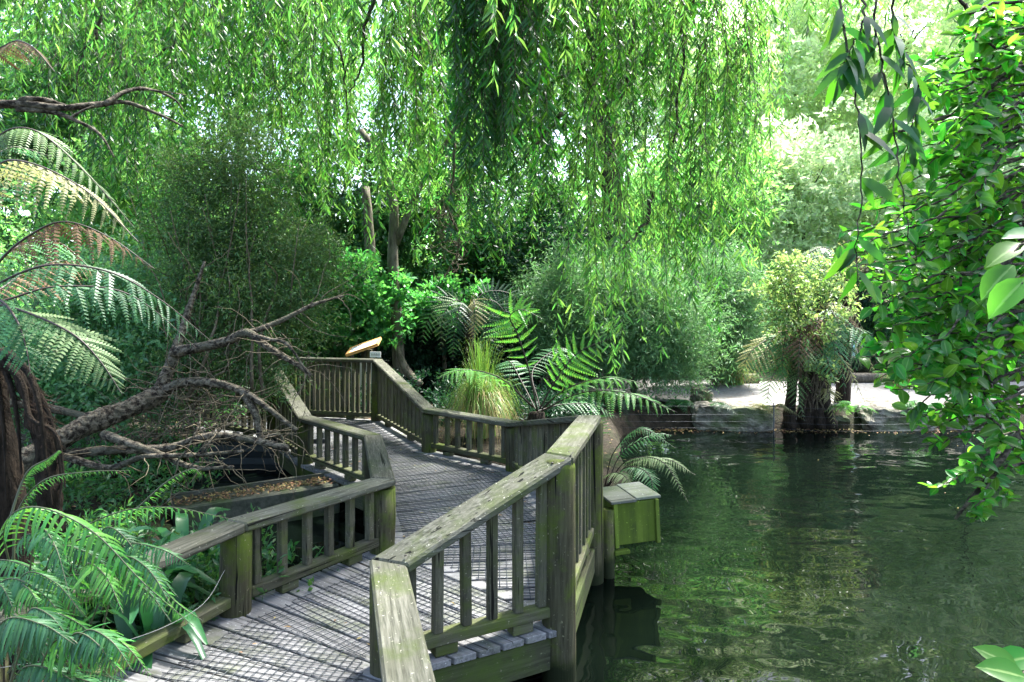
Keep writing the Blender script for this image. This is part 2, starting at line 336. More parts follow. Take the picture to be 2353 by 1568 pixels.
# welded wire mesh stapled over the boards, one sheet for each section
def clipline(P, d, poly):
    t0, t1 = -1e9, 1e9; n = len(poly)
    for i in range(n):
        a, b2 = poly[i], poly[(i+1) % n]; e = b2-a; nn = np.array([-e[1], e[0]])
        num, den = nn@(a-P), nn@d
        if abs(den) < 1e-9:
            if num > 0: return None
            continue
        t = num/den
        if den > 0: t0 = max(t0, t)
        else: t1 = min(t1, t)
    return (t0, t1) if t1 > t0+.02 else None
def wire_sheet(poly, d, pitch=.044):
    poly = [np.array(q, float) for q in poly]; c = sum(poly)/len(poly)
    area = sum(poly[i][0]*poly[(i+1) % len(poly)][1]-poly[(i+1) % len(poly)][0]*poly[i][1] for i in range(len(poly)))
    if area < 0: poly = poly[::-1]
    d = nz(np.array(d, float)); g = G()
    for dd, zz in ((d, .004), (np.array([-d[1], d[0]]), .0075)):
        nn = np.array([-dd[1], dd[0]])
        for k in range(-60, 61):
            P = c+nn*pitch*k; r_ = clipline(P, dd, poly)
            if r_ is None: continue
            ts = np.linspace(r_[0], r_[1], max(3, int((r_[1]-r_[0])/.25)))
            L = P+ts[:, None]*dd; z = DECK+zz+rng.normal(size=len(ts))*.0012
            g.tube(np.column_stack([L, z]), .0021, 4)
    add('wire_mesh', g.mesh('wire_mesh', M_WIRE), bridge)
def inset(s, k=.16):
    A, B, A2, B2 = [np.array(q, float) for q in s]
    u, v = nz(B-A), nz(B2-A2); return [A+u*k, B-u*k, B2-v*k, A2+v*k]
for s in (secs[0], secs[1], secs[3], secs[4], secs[5], secs[6]):
    q = inset(s); wire_sheet(q, (q[1]-q[0])+(q[2]-q[3]))
wire_sheet([A_+(np.array([0, .03])) for A_ in (np.array(Lp[2])+(.16,-.03), np.array(Rp[2])+(-.05,.14), np.array(Rp[3])+(-.14,-.02))], (1, .02))
# ------------------------------------------------------------------ foliage materials
L_WILLOW = leafmat('willow_leaf', (.048,.14,.028), (.19,.48,.07), .34, .5, .4, .025)
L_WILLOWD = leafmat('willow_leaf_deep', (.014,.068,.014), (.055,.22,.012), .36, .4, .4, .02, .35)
L_BRIGHT = leafmat('sunlit_leaf', (.11,.24,.07), (.26,.58,.13), .5, .5, .35, .03)
L_GLARE = leafmat('glare_leaf', (.45,.55,.3), (.82,.97,.6), .5, .58, .25, .025)  # overexposed glare of the background put into near-white leaf colours
L_FRESH = leafmat('fresh_leaf', (.05,.2,.05), (.12,.44,.07), .42, .4, .3, .02)
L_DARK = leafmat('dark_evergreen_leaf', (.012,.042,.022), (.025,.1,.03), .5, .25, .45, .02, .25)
L_MID = leafmat('mid_green_leaf', (.035,.11,.035), (.1,.3,.045), .4, .38, .4, .03)
L_BLUE = leafmat('grey_green_leaf', (.1,.21,.09), (.17,.38,.11), .5, .3, .35, .02)
L_TEA = leafmat('tea_tree_leaf', (.055,.115,.035), (.13,.26,.05), .5, .3, .45, .03)
L_SHRUB = leafmat('glossy_shrub_leaf', (.03,.125,.018), (.14,.52,.03), .3, .5, .35, .03)
L_STRAP = leafmat('strap_leaf', (.025,.1,.035), (.06,.24,.05), .35, .3, .3, .02)
L_FERN = leafmat('fern_green', (.045,.15,.05), (.1,.34,.06), .5, .35, .25, .02)
L_FERNB = leafmat('fern_bright', (.085,.25,.05), (.19,.55,.06), .45, .4, .2, .02)
L_FERNG = leafmat('fern_underside_grey', (.09,.15,.05), (.12,.24,.06), .6, .3, .2, .015)
L_FERNY = leafmat('fern_yellowing', (.24,.24,.1), (.36,.38,.12), .6, .4, .2, .02)
L_DEAD = leafmat('fern_dead', (.12,.07,.035), (.14,.085,.04), .8, .2, .35, .02)
L_SEDGE = leafmat('sedge_green', (.13,.25,.04), (.26,.46,.06), .45, .3, .3, .03)
L_STRAW = leafmat('sedge_straw', (.3,.24,.09), (.32,.26,.09), .6, .25, .3, .02)
L_LITTER = leafmat('fallen_leaf', (.2,.13,.05), (.2,.14,.05), .7, .1, .6, .05)
L_YELLOW = leafmat('yellow_leaf', (.5,.3,.02), (.6,.4,.03), .5, .3, .3, .02)

L_BUSH = leafmat('left_bush_leaf', (.08,.2,.08), (.19,.45,.12), .4, .42, .4, .03)
# ------------------------------------------------------------------ crowns of trees and shrubs
def lumps(c, r, n, lr, bias=.6):
    """lump centres spread through an ellipsoid, biased to its outside"""
    d = rdir(n); q = rng.uniform(bias**3, 1, n)**(1/3)*rng.uniform(.85, 1.18, n)
    return np.asarray(c)+d*q[:, None]*(np.asarray(r)-lr*.6), lr*rng.uniform(.45, 1.35, n)
def crown(g, c, r, n_lump, lr, n_twig, per, L, Wd, tw=.12, up=.15, out=.7, tpl=T2, face=None, bias=.6):
    """leafy twigs over the lumps: per leaves along each twig"""
    LC, LR = lumps(c, r, n_lump, lr, bias)
    k = rng.integers(0, n_lump, n_twig); d = rdir(n_twig)
    if face is not None: d = nz(d+np.asarray(face)*.5)
    A = LC[k]+d*(LR[k]*rng.uniform(.68, 1.08, n_twig))[:, None]*np.array([1, 1, .85])
    td = nz(d*out+rdir(n_twig)*.7+np.array([0, 0, up])); tl = tw*rng.uniform(.5, 1.5, n_twig)
    t = (np.arange(per)+.5)/per
    P = (A[:, None]+td[:, None]*(tl[:, None]*t[None])[..., None]).reshape(-1, 3)
    D = np.repeat(td, per, 0)*.7+rdir(len(P)); N = rdir(len(P))+np.array([0, 0, .9])
    l = L*rng.uniform(.6, 1.35, len(P))
    cards(g, P, D, N, l, l*Wd, tpl)
    return A, td
def trunk_mesh(base, top, r0, r1, nb=0, spread=1.5, mat=M_BARKG, wob=.06):
    g = G(); base, top = np.asarray(base, float), np.asarray(top, float)
    m1 = base+(top-base)*.35+rng.normal(size=3)*wob; m2 = base+(top-base)*.7+rng.normal(size=3)*wob
    sp = spline([base, m1, m2, top], 14); g.tube(sp, np.linspace(r0, r1, 14), 9, .05)
    for _ in range(nb):
        s = sp[rng.integers(5, 13)]; d = rdir(1)[0]*np.array([1, 1, .3])+np.array([0, 0, .5]); e = s+nz(d)*spread*rng.uniform(.5, 1.1)
        g.tube(spline([s, (s+e)/2+rng.normal(size=3)*.12, e], 8, .01), np.linspace(r1*.7, r1*.15, 8), 6, .03)
    return g.mesh('trunk', mat, True)
def tree(name, label, cat, px, py, D, r, mat, L=.09, Wd=.45, nl=40, lr=.6, twigs=1600, per=6, tr=.12, tw=.2, group=None, nb=8, base=None, mat_t=M_BARKG, tpl=T2, bias=.6, up=.15, base_xy=None):
    c = W(px, py, D); bx = base_xy if base_xy is not None else (c[0]+rng.normal()*.1*r[0], c[1]+.15*r[1])
    bz = float(ground_z(np.array([bx[0]]), np.array([bx[1]]))[0])-.05
    t = thing(name, label, cat, (bx[0], bx[1], bz), group)
    add('trunk', trunk_mesh((bx[0], bx[1], bz), (c[0], c[1], c[2]+r[2]*.3), tr, tr*.35, nb, min(r)*.9, mat_t), t)
    k_ = 1.5 if mat in (L_DARK, L_BLUE, L_TEA, L_MID) else 1.25
    if mat is L_BLUE: per, tw = 11, .5
    g = G(); crown(g, c, r, int(nl*.9), lr, int(twigs*k_*(.6 if mat is L_BLUE else 1)), per, L*1.3, Wd, tw, tpl=tpl, bias=.35, up=up)
    add('crown', g.mesh('crown', mat), t)
    return t
# --- far trees that close the view
tree('tall_tree', 'tall sunlit tree far behind the top left corner', 'tree', 90, 120, 23, (5,4,5.5), L_BRIGHT, .2, .5, 60, 1.3, 2600, 6, .25, .6, 'trees far behind the bridge')
tree('tall_tree', 'tall sunlit tree behind the hanging willow left of centre', 'tree', 560, 60, 26, (5.5,4,6), L_BRIGHT, .2, .5, 70, 1.4, 3000, 6, .25, .6, 'trees far behind the bridge')
tree('tall_tree', 'tall yellow green tree far behind the middle willow strands', 'tree', 1230, 100, 27, (5,4,6.5), L_BRIGHT, .2, .5, 60, 1.4, 2600, 6, .25, .6, 'trees far behind the bridge')
tree('small_leaved_tree', 'fresh green small leaved tree seen through gap between willow curtains', 'tree', 1045, 190, 17, (1.9,1.6,3), L_FRESH, .1, .5, 40, .7, 2400, 6, .14, .3)
tree('pale_tree', 'pale overexposed tall tree at far right behind the path', 'tree', 2080, 20, 29, (6.5,4,9.5), L_GLARE, .2, .5, 110, 1.3, 5200, 6, .22, .6, 'pale sunlit trees beyond the path')
tree('pale_tree', 'pale tall tree just right of the open sky', 'tree', 1830, 230, 31, (4,4,6), L_GLARE, .2, .5, 60, 1.2, 3000, 6, .2, .6, 'pale sunlit trees beyond the path')
tree('pale_tree', 'pale bushy tree above the path and the climber', 'tree', 1850, 470, 21, (3.2,2.2,2.5), L_GLARE, .13, .5, 60, .8, 3600, 6, .15, .4, 'pale sunlit trees beyond the path')
tree('pale_tree', 'pale leafy tree partly hidden by the glossy shrub', 'tree', 2230, 450, 19, (3.2,2.4,3.2), L_GLARE, .13, .5, 60, .9, 3400, 6, .15, .4, 'pale sunlit trees beyond the path')
tree('pale_tree', 'very tall pale tree behind the upper right willow spray', 'tree', 2330, -150, 22, (4.5,3,6), L_GLARE, .17, .5, 70, 1.1, 3600, 6, .2, .5, 'pale sunlit trees beyond the path')
tree('tall_tree', 'tall sunlit tree behind the right edge of the willow', 'tree', 1500, 130, 25, (4,3,4.6), L_GLARE, .18, .5, 60, 1.2, 2600, 6, .22, .5, 'trees far behind the bridge')
tree('broadleaf_tree', 'mid green tree behind the grey green shrubs', 'tree', 1560, 520, 19, (2.8,2,2.2), L_BRIGHT, .12, .5, 50, .8, 2600, 6, .15, .4)
tree('evergreen_tree', 'broad green evergreen behind the bare twisted twigs', 'tree', 1080, 560, 15.5, (3.0,2,2.7), L_MID, .085, .5, 60, .7, 4600, 6, .16, .3, 'evergreens behind the bridge')
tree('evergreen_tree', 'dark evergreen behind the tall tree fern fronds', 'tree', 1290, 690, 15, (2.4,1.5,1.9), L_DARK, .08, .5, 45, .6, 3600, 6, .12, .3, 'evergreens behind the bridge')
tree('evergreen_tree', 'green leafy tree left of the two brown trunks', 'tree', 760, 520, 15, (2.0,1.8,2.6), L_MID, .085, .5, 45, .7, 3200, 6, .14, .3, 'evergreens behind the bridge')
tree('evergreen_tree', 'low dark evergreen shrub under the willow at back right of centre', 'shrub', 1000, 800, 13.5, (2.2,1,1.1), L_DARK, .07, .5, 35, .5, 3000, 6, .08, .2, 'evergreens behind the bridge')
tree('evergreen_tree', 'leafy shrub behind the left railing and dead twigs', 'shrub', 560, 800, 12.5, (2.4,1,1.5), L_MID, .07, .5, 40, .5, 3000, 6, .1, .2, 'evergreens behind the bridge')
g = G()
for k in range(34):
    x = -48+k*2.9+rng.normal(); y = 42+rng.normal()*4-abs(x)*.15; h = rng.uniform(7, 11) if x < 12 else rng.uniform(16, 21)
    crown(g, (x, y, 1.2+h*.45), (3.2, 2, h*.55), 26, 1.5, 210 if x < 12 else 480, 6, .6, .5, .8)
for k in range(16):
    x = -26+k*3.4+rng.normal()*.5; crown(g, (x, 25+rng.normal(), 2.2), (2.6, 1.2, 2.0), 18, .9, 300, 6, .28, .5, .4)
add('far_wood', g.mesh('far_wood', L_BRIGHT), label='far wood closing the view behind all the trees', cat='wood', kind='stuff')
# --- left side
tree('leafy_tree', 'light green tree behind the upper left branch', 'tree', 190, 330, 12, (2.6,1.6,2.6), L_MID, .09, .45, 50, .6, 3800, 6, .13, .3, 'trees on the left bank')
tree('leafy_tree', 'bright shrub with yellow green leaves behind the fern fronds', 'tree', 310, 500, 9.5, (1.5,1,1.6), L_BRIGHT, .07, .5, 30, .4, 2200, 6, .07, .2, 'trees on the left bank')
tree('leafy_tree', 'mid green bush behind the leaning trunk at left', 'shrub', 180, 800, 7.2, (1.6,.9,1.3), L_BUSH, .045, .45, 50, .35, 5200, 7, .05, .18, 'trees on the left bank')
tree('leafy_tree', 'narrow leaved bush between the leaning trunk and the bridge', 'shrub', 430, 760, 8.6, (1.2,.8,1.2), L_TEA, .045, .3, 40, .35, 4200, 7, .05, .18, 'trees on the left bank')
# --- behind the far railing
tree('round_leaved_shrub', 'bright green round leaved shrub behind the far railing', 'shrub', 795, 700, 12, (1.15,.7,.95), L_FRESH, .075, .55, 34, .28, 1700, 7, .05, .16, None, 10)
tree('round_leaved_shrub', 'leggy bright green shrub right of the slanted notice board', 'shrub', 1020, 700, 12.8, (1.15,.6,.5), L_FRESH, .075, .55, 20, .22, 700, 7, .05, .16, None, 8)
tree('grey_green_shrub', 'grey green fine leaved shrub behind the tall fern', 'shrub', 1340, 720, 13, (1.2,.9,1.2), L_BLUE, .066, .2, 40, .34, 4200, 7, .06, .2, 'grey green shrubs on the far bank', 6, up=-.1)
tree('grey_green_shrub', 'drooping grey green shrub in the middle of the far bank', 'shrub', 1490, 745, 12.2, (1.25,.8,1.15), L_BLUE, .066, .2, 44, .36, 5000, 7, .06, .22, 'grey green shrubs on the far bank', 6, up=-.15)
tree('grey_green_shrub', 'tall grey green shrub left of the climber', 'shrub', 1650, 715, 14.2, (1.2,.8,1.45), L_BLUE, .066, .2, 44, .4, 5000, 7, .06, .22, 'grey green shrubs on the far bank', 6, up=-.1)
tree('leafy_shrub', 'dense shrub behind the path at far right', 'shrub', 2200, 740, 17, (2.4,1,1.7), L_MID, .07, .5, 40, .5, 2800, 6, .08, .2)
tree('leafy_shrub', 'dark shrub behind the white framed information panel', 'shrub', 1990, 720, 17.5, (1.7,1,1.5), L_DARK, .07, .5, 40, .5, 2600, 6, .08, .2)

# two brown trunks behind the far railing, a contorted willow with bare twigs
def px_line(pts, n=16, jit=0): return spline([W(*q) for q in pts], n, jit)
ct = thing('contorted_willow', 'brown trunked contorted willow with pale bare twisted twigs behind the railing', 'tree', W(915, 880, 12.2))
g = G(); g.tube(px_line([(918,905,12.2),(912,740,12.2),(902,600,12.2),(905,480,12.2),(880,380,12.4),(830,300,12.6)], 22), np.linspace(.12,.06,22), 10, .06); g.tube(px_line([(910,560,12.2),(960,440,12),(1010,350,11.8),(1070,260,11.6)], 14), np.linspace(.07,.03,14), 8, .05)
add('trunk', g.mesh('trunk', M_BARKG, True), ct)
g = G(); g.tube(px_line([(850,900,12.8),(845,740,12.8),(852,600,12.8),(840,430,12.9)], 18), np.linspace(.14,.08,18), 10, .06)
add('trunk', g.mesh('trunk', M_BARKG, True), ct)
g = G(); g.tube(px_line([(965,885,11.6),(930,845,11.8),(916,800,12.0)], 10), np.linspace(.07,.06,10), 9, .08)
add('root', g.mesh('root', M_BARKG, True), ct)
g = G(); top = W(1042, 350, 9.6)
main = px_line([(1045,330,9.6),(1040,420,9.6),(1030,480,9.6),(1055,540,9.6),(1048,600,9.6)], 30, .006); g.tube(main, np.linspace(.022,.008,30), 6)
for k in range(46):
    s = main[rng.integers(8, 30)]; n = 14; d = np.array([rng.normal()*.5-.55, rng.normal()*.3, -.55]); P = [s]
    step = rng.uniform(.03, .065)
    for j in range(n): d = nz(d+rng.normal(size=3)*.42+np.array([0, 0, -.05])); P.append(P[-1]+d*step)
    g.tube(np.array(P), np.linspace(.006, .002, n+1), 4)
add('bare_twig', g.mesh('bare_twig', M_TWIG, True), ct)
g = G(); crown(g, W(930, 300, 12), (1.0,.8,1.4), 22, .3, 800, 6, .06, .3, .2, -.3); add('crown', g.mesh('crown', L_WILLOW), ct)

# ------------------------------------------------------------------ the weeping willow
def strand_mesh(name, mat, nt, length, leafL, spread, dens=42, tpl=T4, twist=.5):
    g = G(); PP, DD = [], []; gt = G()
    for _ in range(nt):
        n = 12; l = length*rng.uniform(.5, 1); a = rng.uniform(0, 6.28); o = np.array([math.cos(a), math.sin(a), 0])*spread
        P = [o*rng.uniform(.1, .6)+np.array([0, 0, -rng.uniform(0, .35)*length])]; d = nz(o*1.5/spread*.5+np.array([0, 0, -.5]))
        for j in range(n): d = nz(d*.75+np.array([0, 0, -.55])+rng.normal(size=3)*.09); P.append(P[-1]+d*l/n)
        P = np.array(P); gt.tube(P, np.linspace(.0045, .0012, n+1), 3)
        m = int(l*dens); t = np.sort(rng.uniform(.06, 1, m))*n; i = np.minimum(t.astype(int), n-1); Q = P[i]+(P[i+1]-P[i])*(t-i)[:, None]
        r = rdir(m)*np.array([1, 1, .25]); D = nz(r)*twist+np.array([0, 0, -.75]); PP.append(Q); DD.append(D)
    P, D = np.concatenate(PP), np.concatenate(DD); l = leafL*rng.uniform(.6, 1.3, len(P))
    cards(g, P, D, rdir(len(P))*np.array([1, 1, .4]), l, l*rng.uniform(.11, .17, len(P)), tpl)
    V = g.V+gt.V; me = G(); me.add(np.concatenate(g.V), [np.concatenate(v) for v in g.F.values()]); nf = sum(len(f) for v in g.F.values() for f in v)
    me.add(np.concatenate(gt.V), [np.concatenate(v) for v in gt.F.values()])
    out = G(); Fl = [np.concatenate(v) for v in g.F.values()]; Ft = [np.concatenate(v)+g.n for v in gt.F.values()]
    m = mesh(name, np.concatenate(V), Fl+Ft, [mat, M_BARK])
    mi = np.concatenate([np.zeros(nf, np.int32), np.ones(sum(len(f) for f in Ft), np.int32)]); m.polygons.foreach_set('material_index', mi)
    return m, (P, D, l)
willow = thing('weeping_willow', 'large weeping willow whose leafy strands hang over the bridge and pond', 'tree', (2.5, 16.2, .28))
g = G(); g.tube(spline([(2.5,16.2,.2),(2.4,15.8,3),(1.9,13.8,6),(1.2,11,7)], 20), np.linspace(.3,.2,20), 12, .06); add('trunk', g.mesh('trunk', M_BARK, True), willow)
limbs = [[(1.2,11,7),(0,9.5,7.6),(-1.5,8.4,7.2),(-3.5,8,6.3)], [(1.2,11,7),(1.5,9,8),(1.3,7.5,7.6),(.8,6.2,6.6)], [(1.9,13.8,6),(3,10,6.8),(3.4,8.5,6.6),(3.2,7,5.6)],
         [(1.2,11,7),(-1.5,11,8),(-4,10.5,7.6),(-6,9.6,6.4)], [(1.2,11,7),(-.5,8,7.5),(-2,6.4,6.6),(-2.8,5.6,5.6)]]
for l_ in limbs:
    g = G(); g.tube(spline(l_, 20, .02), np.linspace(.13,.03,20), 8, .04); add('limb', g.mesh('limb', M_BARK, True), willow)
for pts in ([(232,-60,8),(228,60,8),(190,130,8),(170,230,8)], [(880,-60,7.5),(840,60,7.5),(830,160,7.6),(800,215,7.7)], [(745,-60,8),(760,40,8),(790,170,8),(800,280,8)],
            [(1580,-60,7),(1565,40,7),(1575,110,7),(1560,200,7),(1555,300,7),(1540,420,7)], [(1430,-40,8),(1455,60,8),(1440,160,8),(1460,330,8)], [(1290,260,7.2),(1240,320,7.2),(1190,400,7.2)],
            [(1340,150,8),(1250,200,8),(1190,240,8)], [(1500,440,7),(1480,520,7),(1420,580,7)], [(1130,-50,6.5),(1120,60,6.5),(1125,150,6.5)], [(430,-40,9),(410,90,9),(350,140,9),(300,250,9)],[(620,-40,9),(600,40,9),(560,110,9)], [(1010,-30,10),(960,30,10),(900,80,10)]):
    g = G(); P = px_line(pts, 18, .012); g.tube(P, np.linspace(.026, .006, 18), 6, .05)
    add('hanging_branch', g.mesh('hanging_branch', M_BARK, True), willow)
protoA = [strand_mesh('strand', L_WILLOW, 7, 2.1, .118, .34, 31, T4, .58)[0] for _ in range(6)]
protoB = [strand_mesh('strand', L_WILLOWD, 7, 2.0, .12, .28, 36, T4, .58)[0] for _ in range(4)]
bot_x = [100,200,300,400,480,600,700,780,850,930,965,1000,1030,1075,1100,1150,1200,1260,1330,1400,1480,1560,1620,1670,1700,1725]
bot_y = [330,430,470,450,360,400,460,440,420,560,440,360,210,330,500,540,450,480,680,770,690,700,730,600,440,250]
def strand_at(px, by, D, dark, i):
    ml = protoB if dark else protoA; m = ml[rng.integers(len(ml))]; s = rng.uniform(.75, 1.25)
    b = W(px, by, D); zt = b[2]+1.7*s
    add('strand', m, willow, Matrix.Translation((b[0], b[1], zt)) @ Matrix.Rotation(rng.uniform(0, 6.28), 4, 'Z') @ Matrix.Diagonal((s, s, s*rng.uniform(.9, 1.15), 1)))
cnt = 0
clump = [(130,9),(230,8.5),(300,8),(370,9.5),(450,8.5),(540,9.5),(620,8.5),(700,9),(770,8.6),(850,9.4),(925,8),(965,10),(1110,6),(1150,6.2),(1190,6.6),(1270,7.6),(1340,7),(1400,7.4),(1450,8),(1520,7.2),(1580,7.8),(1640,7.2),(1690,8)]
while cnt < 265:
    ci = rng.integers(len(clump)); px = clump[ci][0]+rng.normal()*17; lim = np.interp(px, bot_x, bot_y)
    if rng.uniform() < .12: px = rng.uniform(110, 1715); lim = np.interp(px, bot_x, bot_y)-60
    u = rng.uniform(0, 1)**.8
    by = lim-u*(lim+120)
    if 1000 < px < 1075 and rng.uniform() < .8: continue
    if px > 1560 and by < 150 and rng.uniform() < .75: continue
    if px < 380 and rng.uniform() < .35: continue
    if px > 1230 and rng.uniform() < .22: continue
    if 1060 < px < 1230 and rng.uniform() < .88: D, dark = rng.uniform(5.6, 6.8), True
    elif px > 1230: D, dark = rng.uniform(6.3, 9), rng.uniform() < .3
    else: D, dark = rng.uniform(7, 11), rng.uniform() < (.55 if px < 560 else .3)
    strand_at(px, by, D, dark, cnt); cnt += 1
# the rest of the crown, above and behind, plus added shade strands overhead
sl_ = [strand_mesh('x', None, 6, 1.9, .11, .35, 26, T2)[1] for _ in range(5)]
g = G()
for k in range(330):
    P, D, l = sl_[k % 5]; a = rng.uniform(0, 6.28); ca, sa = math.cos(a), math.sin(a); R = np.array([[ca, -sa, 0],[sa, ca, 0],[0, 0, 1]])
    if k < 150:
        if k >= 84: continue
        px = (clump[rng.integers(len(clump))][0]+rng.normal()*30) if k % 3 else rng.uniform(-100, 900); Dd = rng.uniform(9, 13.5); lim = np.interp(px, bot_x, bot_y); by = lim-rng.uniform(.05, 1)*(lim+150)
        if 990 < px < 1090: continue
        o = W(px, by, Dd)+np.array([0, 0, 1.5])
    elif k >= 270:  # unseen strands above the frame, added to keep sun off the near deck
        o = np.array([rng.uniform(-.6, 3.2), rng.uniform(3.6, 6.4), rng.uniform(5.6, 7.4)])
        o[2] = max(o[2], EYE+.47*o[1]+2.0)
    else:
        o = np.array([rng.uniform(-6.5, 4.2), rng.uniform(3.2, 12), rng.uniform(5.2, 8.6)])
        if o[2]-1.6 < EYE+.47*o[1]: o[2] = EYE+.47*o[1]+1.7
    cards(g, P@R.T+o, D@R.T, rdir(len(P)), l, l*.17)
add('crown', g.mesh('crown', L_WILLOW), willow, kind='stuff')
L_FERNL = leafmat('fern_shaded_green', (.03,.1,.04), (.08,.25,.05), .5, .35, .3, .025)  # fern green darkened to carry the shading of the left fronds
L_FERND = leafmat('fern_deep_green', (.018,.06,.025), (.04,.14,.03), .5, .3, .25, .02)
M_TWIG_G = flat('fern_stalk', (.05,.06,.025), .6); M_STALKD = flat('fern_dark_stalk', (.03,.018,.012), .6)
L_DEADK = leafmat('fern_dead_dark', (.04,.024,.014), (.04,.024,.014), .85, .15, .4, .02)
# ------------------------------------------------------------------ ferns
def pinna_tpl(k=12, w=.115, droop=.22, tri=False, lean=.35):
    """one leaflet of a tree fern, length 1 along x: k pairs of small lobes on a midrib"""
    g = G(); V, Fq = [], []
    u = np.linspace(.04, .97, k); pw = .62/k
    for s in (-1, 1):
        for q in u:
            l = w*(1-q)**.55*min(1, .55+q*4); z = -droop*q*q; x1 = q+l*lean
            V += [(q-pw*.75, 0, z), (q+pw*.8, 0, z), (x1+pw*.5, s*l, z-.012-l*.12), (x1-pw*.25, s*l*.9, z-.012-l*.12)]
            b = len(V)-4; Fq.append((b, b+1, b+2, b+3) if s < 0 else (b, b+3, b+2, b+1))
    return np.array(V), np.array(Fq)
def blade_tpl(k=7, w=.1, droop=.35, serr=.75):
    """one plain saw-edged leaflet of a shield fern"""
    V, Fq = [], []; u = np.linspace(0, 1, k*2+1)
    for i, q in enumerate(u):
        ww = w*(1-q)**.6*(serr if i % 2 else 1)*(min(1, .5+q*6)); z = -droop*q*q; V += [(q, ww, z-.03*(ww > 0)), (q, 0, z), (q, -ww, z-.03)]
    for i in range(len(u)-1):
        b = i*3; Fq += [(b, b+1, b+4, b+3), (b+1, b+2, b+5, b+4)]
    return np.array(V), np.array(Fq)
TPF, TPM, TPS = pinna_tpl(13), pinna_tpl(9), pinna_tpl(6, .15)
TBL = blade_tpl()
lbx = {}
def frond(parent, ctrl, mat, Lmax, n=24, tpl=TPM, start=.16, split=False, droop=.12, ang=.32, stem=M_TWIG_G, r=.009, upv=(0,0,1), jit=.05, peak=.35, name='frond', curl=0.0, tipl=.06):
    P = spline(ctrl, 40)
    if tpl is not TBL and split is not lbx.get(0): n = int(np.clip(np.linalg.norm(np.diff(P, axis=0), axis=1).sum()*(1-start)/(Lmax*.2), 12, 44))
    T = nz(np.gradient(P, axis=0)); g = G(); g.tube(P, np.linspace(r, r*.2, 40), 5)
    pm = g.mesh('rachis', stem, True)
    M0 = Matrix.Translation(Vector(P[0])); pm.transform(Matrix.Translation(-Vector(P[0])))
    mats = []
    for i in range(n):
        t = start+(1-start)*(i+.5)/n; k = t*39; j = min(int(k), 38); p_ = P[j]+(P[j+1]-P[j])*(k-j); tt = T[j]
        side = np.cross(tt, np.asarray(upv, float)); side = nz(side); nn = np.cross(side, tt)
        q = (t-start)/(1-start); L = Lmax*(min(1, .35+q/peak*.65) if q < peak else max(tipl, (1-(q-peak)/(1-peak))**.75))
        for s in (-1, 1):
            if rng.uniform() < .03: continue
            Lk = L*rng.uniform(.86, 1.08)
            a = ang+rng.normal()*jit+.5*q*q
            d = nz(side*s*math.cos(a)+tt*math.sin(a)+np.array([0, 0, -droop-abs(rng.normal())*jit])-nn*curl)
            z = nz(nn+rng.normal(size=3)*.16); z = nz(z-d*(z@d)); y = np.cross(z, d)
            mats.append((mat4(d*Lk, y*Lk, z*Lk*rng.uniform(.6, 1.8), p_), Lk))
    if split:
        f = add(name, pm, parent, M0); me = split if not isinstance(split, bool) else None
        for m, L in mats: add('leaflet', me, f, m)
        return f
    tv, tf = tpl; gv = G(); h = np.column_stack([tv, np.ones(len(tv))])
    for m, L in mats: gv.add((h @ np.array(m).T)[:, :3]-np.array(P[0]), tf)
    nleaf = sum(len(x) for x in gv.F[4]); V = np.concatenate(gv.V); rv = np.array([v.co for v in pm.vertices]); rp = [list(p.vertices) for p in pm.polygons]
    q4 = np.array([x for x in rp if len(x) == 4])+len(V)
    me = mesh(name, np.vstack([V, rv]), [np.concatenate(gv.F[4]), q4], [mat, stem]); me.polygons.foreach_set('material_index', np.concatenate([np.zeros(nleaf, np.int32), np.ones(len(q4), np.int32)]))
    bpy.data.meshes.remove(pm)
    return add(name, me, parent, M0)
def pxs(*q): return [W(*a) for a in q]
# --- tall tree fern against the sedge, behind the bridge
bs = W(1235, 948, 8.6); tf1 = thing('tree_fern', 'young tree fern with bright upright fronds beside the straw coloured sedge', 'tree fern', (bs[0], bs[1], .25))
g = G(); g.tube([(bs[0], bs[1], .1), (bs[0], bs[1], .5), bs], [.14, .12, .09], 12, .12); add('trunk', g.mesh('trunk', M_FIBRE), tf1)
lt = mesh('leaflet', *TPF, L_FERNB)
for c in ([(1235,945,8.6),(1215,850,8.5),(1190,770,8.4),(1172,728,8.3),(1200,712,8.2),(1250,735,8.1)], [(1240,940,8.6),(1280,870,8.5),(1330,810,8.4),(1410,775,8.3)], [(1245,940,8.6),(1300,895,8.3),(1390,868,8.0),(1482,882,7.8)],
          [(1245,945,8.6),(1330,905,8.1),(1440,903,7.7),(1556,948,7.4)], [(1225,935,8.6),(1150,870,8.2),(1070,850,7.9),(1005,868,7.7)]):
    up = (0, -.8, .6) if c[-1][0] in (1250, 1410) else (0, -.25, 1)
    frond(tf1, pxs(*c), L_FERNB, .42, 25, split=lt, stem=M_STALKD, r=.012, upv=up, start=.2, droop=.1)
for c in ([(1230,940,8.6),(1200,880,8.9),(1170,830,9.2),(1150,850,9.4)], [(1240,935,8.6),(1225,850,9.0),(1290,800,9.6),(1330,830,9.9)], [(1235,945,8.6),(1290,930,8.9),(1360,930,9.1),(1420,960,9.2)]):
    frond(tf1, pxs(*c), L_FERN, .3, 22, stem=M_STALKD, r=.01, upv=(0,-.4,1), start=.25)
